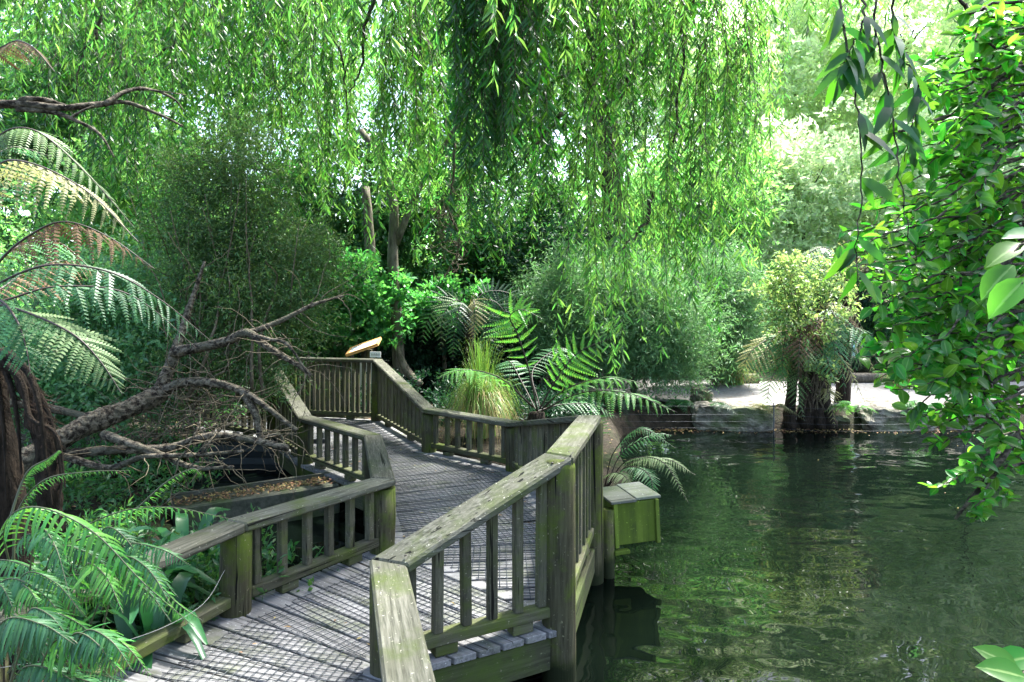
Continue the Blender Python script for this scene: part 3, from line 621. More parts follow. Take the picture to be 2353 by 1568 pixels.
# --- fern at the water's edge behind the green box
bs = W(1388, 1128, 6.9); tf2 = thing('water_fern', 'small tree fern arching over the pond behind the green box', 'fern', (bs[0], bs[1], .1))
g = G(); g.tube([(bs[0], bs[1], -.1), (bs[0], bs[1], .12), bs], [.1, .09, .06], 10, .12); add('trunk', g.mesh('trunk', M_FIBRE), tf2)
for c, m in (([(1385,1125,6.9),(1370,1040,6.9),(1372,970,6.8),(1385,950,6.7)], L_FERN), ([(1390,1120,6.9),(1410,1040,6.8),(1470,985,6.6),(1552,1030,6.4)], L_FERN), ([(1392,1120,6.9),(1430,1040,6.9),(1500,1000,6.8),(1545,1000,6.7)], L_FERN),
             ([(1392,1122,6.9),(1440,1060,6.6),(1520,1060,6.3),(1582,1155,6.0)], L_FERNG), ([(1392,1122,6.9),(1450,1065,6.7),(1530,1055,6.4),(1598,1092,6.2)], L_FERNG), ([(1392,1124,6.9),(1440,1075,6.5),(1490,1090,6.2),(1505,1160,6.0)], L_FERN), ([(1388,1122,6.9),(1400,1090,6.6),(1430,1090,6.4),(1455,1120,6.2)], L_FERNG)):
    frond(tf2, pxs(*c), m, .15, 20, start=.25, stem=M_STALKD, r=.007, upv=(0,-.3,1))
# --- dark hanging fronds behind the far railing
bs = W(1075, 705, 12.0); tf3 = thing('tree_fern', 'shaded tree fern with hanging fronds left of the tall bright fern', 'tree fern', (bs[0], bs[1], .25))
g = G(); g.tube([(bs[0], bs[1], .1), (bs[0]+.05, bs[1], 1.2), bs], [.13, .1, .09], 10, .12); add('trunk', g.mesh('trunk', M_FIBRE), tf3)
for c, m in (([(1072,705,12),(1045,690,11.7),(1018,730,11.5),(1012,805,11.4)], L_FERNG), ([(1075,705,12),(1088,690,11.6),(1092,730,11.4),(1085,780,11.3)], L_FERNY), ([(1078,705,12),(1130,690,11.8),(1165,730,11.7),(1180,800,11.6)], L_FERND),
             ([(1070,705,12),(1030,680,12),(985,730,11.9),(965,810,11.9)], L_FERND), ([(1073,705,12),(1060,700,11.5),(1045,760,11.3),(1040,830,11.3)], L_FERND), ([(1080,705,12),(1120,670,12.2),(1180,680,12.3),(1215,740,12.4)], L_FERND), ([(1076,705,12),(1095,705,11.6),(1125,780,11.4),(1135,860,11.4)], L_FERND)):
    frond(tf3, pxs(*c), m, .34, 20, start=.1, stem=M_STALKD, r=.008, upv=(0,-.9,.35))
# --- tree fern at the left edge
cr = W(-52, 690, 3.15); tf4 = thing('tree_fern', 'large tree fern at left edge with green, yellow and brown fronds', 'tree fern', (cr[0]+.06, cr[1]+.1, .2))
g = G(); g.tube(spline([(cr[0]+.12, cr[1]+.12, .1), (cr[0]+.1, cr[1]+.1, .8), (cr[0]+.05, cr[1]+.05, 1.5), cr], 16), np.linspace(.075, .06, 16), 14, .16); add('trunk', g.mesh('trunk', M_FIBRE), tf4)
g = G(); g.tube(px_line([(125,1230,3.05),(112,1100,3.05),(95,980,3.08),(60,880,3.1),(0,800,3.12)], 20, .006), np.linspace(.05, .03, 20), 12, .2); add('trunk', g.mesh('trunk', M_FIBRE), tf4)
for c, m, L in (([(-52,690,3.15),(-60,420,3.2),(-40,170,3.25),(20,100,3.2),(70,105,3.1),(126,165,3.05)], L_DEAD, .14), ([(-52,690,3.15),(-60,450,3.3),(-10,320,3.4),(80,300,3.4),(200,400,3.5),(310,525,3.6)], L_FERNG, .24),
                ([(-52,690,3.15),(-50,500,3),(-10,385,2.9),(70,375,2.8),(200,440,2.8),(318,556,2.8)], L_FERNY, .26), ([(-52,690,3.15),(0,600,3.1),(70,540,3.1),(150,510,3.1),(250,545,3.15),(355,618,3.2)], L_DEAD, .26),
                ([(-52,690,3.15),(0,650,3),(110,610,2.9),(250,625,2.9),(370,690,3),(482,782,3.1)], L_FERNL, .25), ([(-52,690,3.15),(10,690,3.2),(120,660,3.3),(260,665,3.4),(350,710,3.5),(450,800,3.6)], L_FERNL, .25),
                ([(-52,690,3.15),(0,700,2.95),(80,725,2.8),(170,770,2.7),(230,830,2.7),(280,905,2.7)], L_FERNG, .22), ([(-52,690,3.15),(0,600,3.3),(60,560,3.6),(140,560,3.8),(230,640,3.9)], L_FERN, .24),
                ([(-52,690,3.15),(-80,560,3.3),(-60,420,3.5),(20,340,3.7),(120,360,3.9)], L_FERN, .26), ([(-52,690,3.15),(0,665,3.3),(70,620,3.6),(160,600,3.9),(260,640,4.1)], L_DEAD, .22), ([(-52,690,3.15),(0,690,2.9),(40,740,2.8),(60,800,2.75),(70,860,2.7)], L_FERN, .2)):
    frond(tf4, pxs(*c), m, L, 34, TPF, start=.2, stem=M_STALKD, r=.0075, upv=(0,-.45,1), droop=.55 if m in (L_DEAD, L_FERNY) else .3, jit=.12 if m is L_DEAD else .05)
for c in ([(-10,800,3.1),(60,850,3.0),(90,930,2.95),(105,1050,2.95),(120,1160,2.95)], [(0,820,3.1),(50,880,3.05),(70,960,3.0),(130,1000,2.95),(150,1120,2.95)], [(-20,800,3.2),(20,870,3.1),(40,960,3.05),(50,1090,3.05)], [(-20,810,3.2),(-5,880,3.1),(10,1000,3.05),(15,1150,3.05)], [(-10,830,3.1),(70,880,3.1),(115,960,3.05),(140,1080,3.05),(135,1180,3)]):
    frond(tf4, pxs(*c), L_DEADK, .065, 40, TPM, start=.05, stem=M_FIBRE, r=.018, upv=(0,-.6,.3), droop=.6, jit=.5, name='dead_frond', curl=.3)
# --- shield ferns in the left foreground
bs = W(40, 1330, 2.75); sf = thing('shield_fern', 'bright green shield fern spilling over the handrail in the left foreground', 'fern', (bs[0], bs[1], .25))
lb = mesh('leaflet', *TBL, L_FERNB); lbx[0] = lb
for c, L in (([(30,1330,2.8),(10,1210,2.7),(80,1165,2.55),(210,1220,2.4),(330,1340,2.35),(445,1440,2.35)], .14), ([(100,1380,2.9),(150,1250,2.85),(250,1185,2.8),(380,1165,2.75),(545,1196,2.75)], .095), ([(60,1360,2.8),(150,1260,2.7),(240,1230,2.6),(320,1290,2.5),(400,1380,2.5),(470,1430,2.5)], .11)):
    frond(sf, pxs(*c), L_FERNB, L, 38, split=lb, start=.1, stem=M_TWIG_G, r=.005, upv=(0,-.35,1), droop=.45, ang=.25, jit=.1)
for k in range(26):
    x0, y0, D0 = rng.uniform(-60, 260), rng.uniform(1330, 1500), rng.uniform(2.5, 3.2); dx = rng.uniform(60, 260); up_ = rng.uniform(40, 150); dn = rng.uniform(-40, 110)
    c = [(x0,y0,D0),(x0+dx*.25,y0-up_,D0-.05),(x0+dx*.65,y0-up_*.9+dn*.3,D0-.15),(x0+dx,y0-up_*.4+dn,D0-.25)]
    frond(sf, pxs(*c), (L_FERNB, L_FERN, L_FERN, L_FERNL, L_FERNL)[rng.integers(5)], rng.uniform(.085, .13), int(20+dx*.05), TBL, start=.08, r=.004, upv=(rng.normal()*.2,-.35,1), droop=.4, ang=.25, jit=.12)
for c in ([(30,1300,2.8),(40,1180,2.8),(100,1105,2.75),(200,1085,2.7),(300,1082,2.7)], [(150,1330,2.9),(200,1250,2.85),(290,1190,2.8),(380,1110,2.8),(440,1078,2.8),(462,1090,2.8)], [(20,1200,2.8),(60,1090,2.85),(110,1055,2.85),(135,1035,2.85)]):
    frond(sf, pxs(*c), L_FERNB, .035, 34, TBL, start=.15, r=.006, upv=(0,-.4,1), droop=.5, ang=.6, curl=.5, tipl=.4, name='young_frond')
for k in range(16):
    x0, y0, D0 = rng.uniform(-90, 170), rng.uniform(1500, 1640), rng.uniform(2.1, 2.5); dx = rng.uniform(90, 250); up_ = rng.uniform(60, 150); dn = rng.uniform(-30, 80)
    c = [(x0,y0,D0),(x0+dx*.25,y0-up_,D0-.03),(x0+dx*.65,y0-up_*.9+dn*.3,D0-.08),(x0+dx,y0-up_*.4+dn,D0-.1)]
    frond(sf, pxs(*c), (L_FERNB, L_FERN, L_FERNL, L_FERNL)[rng.integers(4)], rng.uniform(.08, .12), int(20+dx*.05), TBL, start=.08, r=.004, upv=(rng.normal()*.2,-.35,1), droop=.4, ang=.25, jit=.12)
# --- broad strap-leaved plants under the leaning trunk
def strap(parent, base, tip, rise, w, mat=None, n=9):
    base, tip = np.asarray(base, float), np.asarray(tip, float); P = spline([base, base+(tip-base)*.45+np.array([0, 0, rise]), tip], n)
    T = nz(np.gradient(P, axis=0)); S = nz(np.cross(T, np.array([0, 0, 1.0]))); S = nz(S+rng.normal(size=3)*.25); q = np.linspace(0, 1, n); ww = w*np.sin(np.pi*np.clip(q*.93+.04, 0, 1))**.7
    U = np.cross(S, T); V = np.concatenate([P+S*ww[:, None]+U*ww[:, None]*.35, P, P-S*ww[:, None]+U*ww[:, None]*.35])-P[0]
    i = np.arange(n-1); Fq = np.concatenate([np.stack([i, i+1, i+1+n, i+n], -1), np.stack([i+n, i+n+1, i+1+2*n, i+2*n], -1)])
    add('leaf', mesh('leaf', V, Fq, mat or L_STRAP, True), parent, Matrix.Translation(Vector(P[0])))
for k, (px, py, D, lab, nl) in enumerate(((200,1260,3.7,'broad strap leaved plant behind the shield fern, nearest the fern trunk',26), (340,1230,3.9,'broad strap leaved plant at left behind the handrail',30), (420,1180,4.4,'strap leaved plant under the lowest leaning branches',26), (350,1330,3.5,'strap leaved plant between the handrail and the mossy post',16))):
    b_ = W(px, py, D); b_[2] = .2; t = thing('strap_leaved_plant', lab, 'plant', b_, 'strap leaved plants on the left bank')
    for j in range(nl):
        a = rng.uniform(0, 6.28); l = rng.uniform(.25, .55); tip = b_+np.array([math.cos(a)*l, math.sin(a)*l*.8-.06, rng.uniform(.05, .42)]); strap(t, b_+rng.normal(size=3)*np.array([.05, .05, 0]), tip, rng.uniform(.1, .25), rng.uniform(.022, .045))
# --- low green cover on the left bank
g = G(); crown(g, W(250, 1330, 4.2)*np.array([1, 1, 0])+np.array([0, 0, .3]), (1.2,.9,.2), 40, .2, 1500, 6, .06, .35, .1, .5); crown(g, np.array([-4.3,6.0,.45]), (1.6,1.2,.35), 40, .25, 1600, 6, .06, .35, .12, .5)
add('undergrowth', g.mesh('undergrowth', L_MID), label='low green undergrowth covering the left bank', cat='undergrowth', kind='stuff')
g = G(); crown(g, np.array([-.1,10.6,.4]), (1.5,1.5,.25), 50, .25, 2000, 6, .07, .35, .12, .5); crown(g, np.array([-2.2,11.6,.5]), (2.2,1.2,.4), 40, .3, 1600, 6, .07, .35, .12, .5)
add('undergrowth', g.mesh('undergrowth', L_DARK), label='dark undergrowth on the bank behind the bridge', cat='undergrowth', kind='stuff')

# ------------------------------------------------------------------ sedge tussock
bs = W(1105, 985, 8.9); bs[2] = .3; sg = thing('sedge_tussock', 'straw and green sedge tussock drooping behind the low railing', 'sedge', bs)
def tuft(parent, b, n, h, r, mat, name, w=.006, droop=1.0, z0=0):
    k = 9; t = np.linspace(0, 1, k); a = rng.uniform(0, 6.28, n); rr = r*rng.uniform(.15, 1, n); hh = h*rng.uniform(.6, 1.1, n)
    rad = rr[:, None]*(t**1.3)[None]; z = hh[:, None]*(np.sin(np.minimum(t*1.15, 1)*np.pi*.5)[None]-droop*(rr/r)[:, None]*(t**3)[None])
    base = rng.normal(size=(n, 2))*.06
    P = np.stack([b[0]+base[:, :1]+np.cos(a)[:, None]*rad, b[1]+base[:, 1:]+np.sin(a)[:, None]*rad, b[2]+z0+z], -1)
    S = np.stack([-np.sin(a), np.cos(a), a*0], -1)[:, None]*(w*(1-t*.85))[None, :, None]
    V = np.concatenate([P+S, P-S], 1).reshape(-1, 3); i = (np.arange(n)*2*k)[:, None]+np.arange(k-1)[None]
    add(name, mesh(name, V-np.asarray(b), np.stack([i, i+1, i+1+k, i+k], -1).reshape(-1, 4), mat), parent, Matrix.Translation(Vector(b)), kind='stuff')
tuft(sg, bs, 620, .85, .62, L_STRAW, 'straw_blades', .006, 1.15); tuft(sg, bs, 700, .95, .66, L_SEDGE, 'green_blades', .0055, .75); tuft(sg, bs, 260, 1.25, .42, L_SEDGE, 'upright_blades', .005, .1)
for px, py, D, lab in ((1690,880,14.6,'tufted sedge beside the log edging left of the climber'), (2070,890,14.0,'tufted sedge behind the path under the glossy shrub'), (2180,885,14.4,'tufted sedge at the right end of the path')):
    b_ = W(px, py, D); b_[2] = .3; t = thing('sedge_tussock', lab, 'sedge', b_, 'sedges along the path'); tuft(t, b_, 220, .55, .5, L_SEDGE, 'green_blades', .012, .9); tuft(t, b_, 120, .45, .5, L_STRAW, 'straw_blades', .012, .9)

# ------------------------------------------------------------------ leaning rough-barked tree and its dead branches
ln = thing('leaning_tree', 'rough barked leaning tree with dead branches reaching toward the bridge', 'tree', W(60, 1060, 5.2))
def limb(pts, r0, r1, name, mat=M_BARK, n=70, sides=18, bark=.055, par=ln, jit=.008):
    g = G(); P = px_line(pts, n, 0); Q_ = np.cumsum(rng.normal(size=(n, 3))*jit*.22, 0)*np.linspace(0, 1, n)[:, None]*np.linspace(1, .6, n)[:, None]; P = P+Q_*.5; g.tube(P, np.linspace(r0, r1, n)*(1+.06*np.sin(np.linspace(0, 19, n)+rng.uniform(0, 6))), sides, bark); add(name, g.mesh(name, mat, True), par); return P
main = [limb([(-60,1130,5.0),(90,1040,5.2),(200,975,5.4),(300,935,5.6),(375,900,5.8)], .085, .075, 'trunk', n=110, sides=26)]
main += [limb(*a) for a in (
    ([(365,905,5.8),(395,830,5.9),(415,770,6),(440,690,6.1),(470,600,6.2)], .06, .012, 'branch'), ([(400,810,5.9),(450,800,5.8),(520,785,5.7),(570,765,5.6),(620,800,5.5),(690,840,5.4),(718,862,5.4)], .05, .016, 'branch'),
    ([(370,905,5.8),(420,880,5.7),(500,882,5.6),(560,900,5.5),(620,940,5.4),(682,988,5.3)], .046, .016, 'branch'), ([(140,1045,5.3),(260,1035,5.3),(390,1030,5.2),(470,1005,5.1),(560,1008,5.0),(662,1030,4.9)], .038, .024, 'branch'),
    ([(240,1000,5.3),(300,1020,5.1),(380,1050,5),(450,1075,4.9),(535,1072,4.8)], .035, .012, 'branch'), ([(20,925,6),(120,940,6),(200,960,6),(250,975,6)], .036, .03, 'branch'), ([(560,770,5.6),(640,740,5.7),(720,700,5.8),(790,680,5.9)], .028, .01, 'branch'),
    ([(580,770,5.6),(620,780,5.4),(660,790,5.3),(705,855,5.2)], .018, .008, 'branch'), ([(560,905,5.5),(590,960,5.4),(600,1010,5.4),(615,1030,5.4)], .03, .02, 'branch'), ([(600,1010,5.4),(640,1000,5.4),(655,1022,5.4)], .02, .012, 'branch'), ([(150,1050,5.2),(250,1075,5.1),(330,1050,5.0),(440,1045,4.9),(560,1035,4.9)], .028, .012, 'branch'),
    ([(460,970,5),(430,1030,4.9),(395,1070,4.9)], .008, .005, 'branch'), ([(505,985,5),(470,1030,4.9),(440,1070,4.9)], .011, .006, 'branch'))]
twg = G()
for k in range(130):
    P = main[rng.integers(1, len(main))]; s = P[rng.integers(6, len(P))]; n = 9; d = nz(np.array([rng.normal()*.7+.35, rng.normal()*.6, rng.normal()*.55-.15])); Q = [s]; st = rng.uniform(.02, .075)
    for j in range(n): d = nz(d+rng.normal(size=3)*.22+np.array([0, 0, -.06])); Q.append(Q[-1]+d*st)
    twg.tube(np.array(Q), np.linspace(.0045, .0012, n+1), 4)
add('dead_twigs', twg.mesh('dead_twigs', M_TWIG), ln, kind='stuff')
# thicket of dead twigs behind the leaning branches
tk = G()
for k in range(230):
    s = W(rng.uniform(330, 520), rng.uniform(850, 1000), rng.uniform(5.6, 7.4)); n = 8; d = nz(np.array([rng.normal()*.8, rng.normal()*.5, rng.normal()*.6+.1])); Q = [s]; st = rng.uniform(.03, .1)
    for j in range(n): d = nz(d+rng.normal(size=3)*.18); Q.append(Q[-1]+d*st)
    Q = np.array(Q); Q[:, 2] = np.maximum(Q[:, 2], .05); tk.tube(Q, np.linspace(.005, .0015, n+1), 4)
add('brushwood', tk.mesh('brushwood', M_TWIG), label='tangle of dead brushwood between the leaning trunk and the bridge', cat='brushwood', kind='stuff')
# ------------------------------------------------------------------ tea tree with many thin stems
tt = thing('tea_tree', 'dark fine leaved tea tree of many thin stems left of the bridge', 'tree', W(560, 950, 7.0))
SP = []
for k in range(46):
    a = rng.uniform(390, 620); x2 = 560+(a-560)*1.1+rng.normal()*90; top_ = rng.uniform(350, 620); D0 = rng.uniform(6.3, 7.8)
    g = G(); P = px_line([(a, rng.uniform(860, 960), D0), ((a*2+x2)/3+rng.normal()*14, 780, D0), ((a+x2*2)/3+rng.normal()*18, 650, D0+rng.normal()*.15), (x2, top_, D0+rng.normal()*.3)], 16, .006); g.tube(P, np.linspace(rng.uniform(.009, .022), .003, 16), 5)
    add('stem', g.mesh('stem', M_TWIG, True), tt); SP.append(P)
g = G()
for px, py, D, r, n in ((540,420,7.2,(.55,.5,.35),1500), (470,520,7,(.5,.5,.5),1700), (620,560,7.3,(.7,.6,.5),2300), (720,620,7.2,(.45,.4,.35),1100), (480,650,6.9,(.5,.5,.4),1500), (590,690,6.8,(.6,.5,.35),1600), (680,720,7,(.35,.4,.3),700), (560,330,7.4,(.35,.3,.3),500), (430,400,7.2,(.3,.3,.4),600), (600,860,6.8,(.4,.4,.25),700), (460,830,6.6,(.4,.4,.3),700)):
    crown(g, W(px, py, D), r, 30, .2, int(n*.65), 8, .052, .22, .26, .1, bias=.2)
add('crown', g.mesh('crown', L_TEA), tt)
# dead branch at upper left
ub = thing('dead_bough', 'bare grey bough reaching in from the left above the fern fronds', 'branch', W(-60, 235, 4))
for a in (([(-80,240,4),(60,240,4),(140,248,4),(230,240,4.1),(290,235,4.2),(370,265,4.3),(420,290,4.4)], .028, .006), ([(240,240,4.1),(290,210,4.2),(340,205,4.3),(395,225,4.4),(425,258,4.5)], .016, .004), ([(40,250,4),(120,258,4),(180,280,4),(230,310,4),(262,362,4)], .018, .004), ([(40,240,4),(60,228,4),(110,232,4.05),(150,245,4.1)], .02, .012), ([(330,206,4.3),(380,212,4.3),(430,220,4.4)], .006, .003), ([(160,272,4),(190,255,4),(215,245,4)], .009, .004)):
    limb(a[0], a[1], a[2], 'branch', n=20, sides=8, bark=.06, par=ub, jit=.004)
L_PALEC = leafmat('climber_leaf', (.16,.26,.08), (.32,.48,.12), .45, .4, .3, .03)
M_PALEW = flat('pale_board', (.42,.4,.34), .7)
# ------------------------------------------------------------------ right bank: rocks, fence, logs, ferns, panel
def rock(px, w, d, h, D, lab, seed, z=.02):
    bm = bmesh.new(); bmesh.ops.create_cube(bm, size=1); bmesh.ops.subdivide_edges(bm, edges=bm.edges[:], cuts=9, use_grid_fill=True)
    r_ = np.random.default_rng(seed); ph = r_.uniform(0, 6, 12)
    for v in bm.verts:
        c = v.co; n = sum(math.sin(c.x*(3+k*2.7)+ph[k])*math.sin(c.y*(3+k*2.3)+ph[k+4])*math.cos(c.z*(3+k*3.1)+ph[k+8])/(1+k) for k in range(4))
        f = 1-.16*(abs(c.x)*2)**4*(abs(c.z)*2)**2-.1*(abs(c.y)*2)**3; v.co = Vector((c.x*w*f, c.y*d*f, c.z*h*f))+c.normalized()*n*.08+Vector(r_.normal(size=3)*.008)
    x = (px-1176.5)/F*D
    add('edging_rock', from_bm('edging_rock', bm, M_ROCK), None, Matrix.Translation((x, D, z+h/2-.12)) @ Matrix.Rotation(r_.normal()*.08, 4, 'Z'), lab, 'rock', 'rocks edging the pond')
rock(1670, 1.25, .7, .5, 11.2, 'broad pale edging rock left of the climber covered ferns', 1); rock(2050, 1.15, .7, .5, 11.2, 'pale edging rock right of the climber covered ferns', 2)
rock(2230, 1.2, .7, .48, 11.3, 'edging rock behind the glossy shrub at right', 3); rock(1860, 1.2, .5, .36, 11.35, 'dark edging rock under the tree fern trunks', 4, -.03); rock(1610, .32, .3, .32, 12.0, 'small dark boulder at the left end of the path', 5, .35)
fw = thing('wire_fence', 'thin wire fence strung along the far water edge', 'fence', (1.3, 10.6, 0))
for z in (.12, .22, .33, .46):
    g = G(); P = [(1.2+k*.9, 10.55+.12*math.sin(k), z-.03*math.sin(k*1.1)**2-.004*k) for k in range(11)]; g.tube(np.array(P), .0014, 4); add('wire', g.mesh('wire', M_WIRE), fw)
for x in (1.2, 4.05, 7.0, 10.2):
    g = G(); g.tube([(x, 10.56, -.5), (x, 10.56, .5)], .009, 6); add('stake', g.mesh('stake', M_WIRE), fw)
for px, D, l, lab in ((1690, 14.9, 1.0, 'pale log edging the path left of the climber'), (2010, 15.0, 2.2, 'long log edging the far side of the path')):
    c = W(px, 880, D); g = G(); g.tube([(-l/2,0,0),(-l/4,.01,.005),(l/4,0,0),(l/2,0,.005)], .11, 12, .03); add('edging_log', g.mesh('edging_log', M_BARKG, True), None, Matrix.Translation((c[0], D, .40)), lab, 'log', 'logs edging the path')
pn = W(1945, 790, 14.8); ip = thing('information_panel', 'small white and pale blue information panel on a post beyond the path', 'sign', (pn[0], pn[1]+.05, .3))
add('post', box(.09, .09, 1.3, .005, M_POST, 'post'), ip, Matrix.Translation((pn[0]-.2, pn[1]+.08, .9)))
add('frame', box(.48, .035, .62, .006, flat('panel_frame', (.45,.36,.3), .6), 'frame'), ip, Matrix.Translation(Vector(pn)))
mp_, nt, nd, lk, p = newmat('panel_print'); tcg = nd.new('ShaderNodeTexCoord').outputs['Object']; sx = nd.new('ShaderNodeSeparateXYZ'); lk.new(tcg, sx.inputs[0])
n_ = noise(nd, lk, tcg, 14, 2, (1, 1, 3)); st_ = nd.new('ShaderNodeMath'); st_.operation = 'LESS_THAN'; st_.inputs[1].default_value = -.02; lk.new(sx.outputs[2], st_.inputs[0])
lk.new(mixc(nd, lk, ramp(nd, lk, n_, .56, .6), mixc(nd, lk, st_.outputs[0], (.75,.76,.76), (.35,.62,.62)), (.2,.3,.3)), p.inputs['Base Color'])
add('print', box(.38, .01, .52, 0, mp_, 'print'), ip, Matrix.Translation(Vector(pn)+Vector((0, -.024, 0))))
# tree ferns on the point, overgrown by a climber
for px, D, h_, lab, fr, m in ((1850, 11.15, .95, 'tree fern with low spreading fronds at the pond edge, left of the climber', [(1790,770,1750,820,1740,865),(1820,740,1800,800,1800,900),(1870,740,1900,770,1930,860),(1800,830,1770,880,1760,960),(1840,850,1830,900,1850,970),(1815,720,1790,720,1765,780)], L_FERN),
                              (1885, 11.3, 1.3, 'tree fern with pale fronds reaching right over the path', [(1930,760,1980,800,2015,870),(1910,800,1950,850,1990,930),(1900,700,1960,720,2000,800),(1890,880,1905,900,1918,985),(1860,760,1830,800,1815,880)], L_FERNY),
                              (1935, 11.9, 2.3, 'taller tree fern with yellow green fronds above the information panel', [(1960,590,2000,620,2040,690),(1930,600,1950,660,1960,750),(1900,570,1850,590,1815,660),(1980,600,2030,640,2050,720),(1900,600,1890,640,1880,700),(1950,560,2000,575,2060,640)], L_FERNY)):
    x = (px-1176.5)/F*D; zc = .3+h_; t = thing('tree_fern', lab, 'tree fern', (x, D, .25)); cpy = 700+(EYE-zc)*F/D
    g = G(); g.tube(spline([(x, D, .0), (x+.04, D, .3+h_*.5), (x, D, zc)], 12), np.linspace(.13, .09, 12), 12, .14); add('trunk', g.mesh('trunk', M_FIBRE), t)
    if h_ < 1:
        for dx in (-.3, .22, .4):
            g = G(); g.tube(spline([(x+dx, D-.1, .0), (x+dx*.8, D, .4), (x+dx*.5, D+.05, .3+rng.uniform(.5, .9))], 10), np.linspace(.1, .07, 10), 10, .14); add('trunk', g.mesh('trunk', M_FIBRE), t)
    for a in fr:
        frond(t, [W(px, cpy, D), W(a[0], a[1], D-.15), W(a[2], a[3], D-.3), W(a[4], a[5], D-.4)], L_FERNG if rng.uniform() < .35 else m, .3, 20, TPM, start=.12, stem=M_STALKD, r=.01, upv=(0,-.5,1), droop=.25)
    for k in range(11):
        a_ = rng.uniform(0, 6.28); dx_ = math.cos(a_)*rng.uniform(70, 165); yy = cpy+rng.uniform(-35, 10)
        frond(t, [W(px, cpy, D), W(px+dx_*.35, yy-18, D+math.sin(a_)*.2), W(px+dx_*.8, yy+15, D+math.sin(a_)*.3-.3), W(px+dx_, min(yy+rng.uniform(60, 130), 970), D+math.sin(a_)*.4-.4)], (L_FERN, L_FERN, L_FERNG, L_FERNY, L_DEAD)[rng.integers(5)], .42, 20, TPM, start=.12, stem=M_STALKD, r=.01, upv=(0,-.5,1), droop=.3)
    for k in range(4):
        x0 = px+rng.normal()*22; frond(t, [W(x0, cpy+20, D-.1), W(x0+rng.normal()*15, cpy+70, D-.2), W(x0+rng.normal()*25, min(cpy+170, 965), D-.25)], L_DEADK, .12, 18, TPS, start=.1, stem=M_FIBRE, r=.012, upv=(0,-.6,.3), droop=.6, jit=.4, name='dead_frond')
cl = thing('climbing_shrub', 'pale leaved climber covering the tree ferns on the far bank', 'climber', W(1860, 960, 11.1))
for k in range(16):
    g = G(); x1 = rng.uniform(1790, 1940); g.tube(px_line([(1860+rng.normal()*20, 960, 11.1), (1865+rng.normal()*25, 840, 10.9), (x1, rng.uniform(620, 800), 10.8), (x1+rng.normal()*50, rng.uniform(580, 760), 10.7)], 14, .015), np.linspace(.012, .003, 14), 5); add('stem', g.mesh('stem', M_TWIG, True), cl)
g = G()
for px, py, r, n in ((1855,640,(.9,.4,.42),380), (1850,750,(.7,.4,.4),170), (1880,840,(.45,.3,.3),60), (1785,700,(.4,.3,.5),70), (1940,700,(.4,.3,.5),60)): crown(g, W(px, py, 10.8), r, 30, .14, n, 6, .075, .45, .14, .2, bias=.1)
add('crown', g.mesh('crown', L_PALEC), cl)
lt0 = G(); fl = G(); n = 900; x = rng.uniform(1.7, 8.5, n); P = np.column_stack([x, 10.95+.12*rng.normal(size=n), np.full(n, .006)]); cards(fl, P, rdir(n)*np.array([1, 1, .02]), np.tile([0, 0, 1.0], (n, 1)), .05, .018)
n = 12; P = np.column_stack([rng.uniform(1.4, 8, n), rng.uniform(5, 10.5, n), np.full(n, .006)]); cards(fl, P, rdir(n)*np.array([1, 1, .02]), np.tile([0, 0, 1.0], (n, 1)), .04, .013)
n = 400; P = np.column_stack([rng.uniform(2.5, 9, n), 11.7+np.abs(rng.normal(size=n))*.9, np.full(n, .315)]); cards(lt0, P, rdir(n)*np.array([1, 1, .1]), rdir(n)*.2+np.array([0, 0, 1.0]), .05, .018); add('path_litter', lt0.mesh('path_litter', L_LITTER), label='brown leaves scattered on the pale gravel path', cat='leaf litter', kind='stuff')
add('floating_leaves', fl.mesh('floating_leaves', L_LITTER), label='fallen leaves floating along the far edge of the pond', cat='leaves', kind='stuff')
lt_ = G(); n = 2600; x = rng.uniform(-6, 3, n); y = rng.uniform(2.2, 13, n); z = ground_z(x, y); ok = z > .12; P = np.column_stack([x, y, z+.012])[ok]; n = len(P); cards(lt_, P, rdir(n)*np.array([1, 1, .25]), rdir(n)*.4+np.array([0, 0, 1.0]), .06, .02); add('leaf_litter', lt_.mesh('leaf_litter', L_LITTER), label='brown leaf litter scattered over the bank soil', cat='leaf litter', kind='stuff')

# ------------------------------------------------------------------ green box on a pole beside the bridge
bx_ = W(1450, 1200, 5.1); gb = thing('timber_box', 'green stained timber box with grey lid on a pole beside the bridge', 'box', (bx_[0]-.16, bx_[1]+.1, 0))
R_ = Matrix.Translation(Vector((bx_[0], bx_[1]+.18, .39))) @ Matrix.Rotation(.22, 4, 'Z') @ Matrix.Rotation(-.05, 4, 'Y')
M_GREEN = woodmat('lichen_ply', 2, (.12,.17,.026), (.16,.22,.035), (.05,.07,.022), (.09,.14,.016), (.4,.7), .15, 8)
M_LID = woodmat('lid_ply', 0, (.15,.16,.13), (.2,.205,.18), (.07,.075,.06), (.09,.12,.045), (.45,.75), .2, 10)
add('box_body', box(.34, .34, .32, .004, M_GREEN, 'box_body'), gb, R_)
add('front_panel', box(.352, .012, .31, .003, M_GREEN, 'front_panel'), gb, R_ @ Matrix.Translation((.005, -.178, .002)))
for k, (ox, oy, w_) in enumerate(((-.10, -.01, .2), (.105, .012, .2))): add('lid_board', box(w_, .4, .022, .004, M_LID, 'lid_board'), gb, R_ @ Matrix.Translation((ox, oy, .172+.004*k)))
for s_ in (-1, 1): add('corner_batten', box(.03, .03, .33, .003, M_GREEN, 'corner_batten'), gb, R_ @ Matrix.Translation((s_*.165, -.19, -.002)))
add('ledge', box(.12, .05, .03, .004, M_GREEN, 'ledge'), gb, R_ @ Matrix.Translation((-.13, -.19, -.2)))
g = G(); g.tube([(bx_[0]-.175, bx_[1]-.03, -.9), (bx_[0]-.175, bx_[1]-.03, .5)], .05, 14, .02); add('pole', g.mesh('pole', M_POST, True), gb)

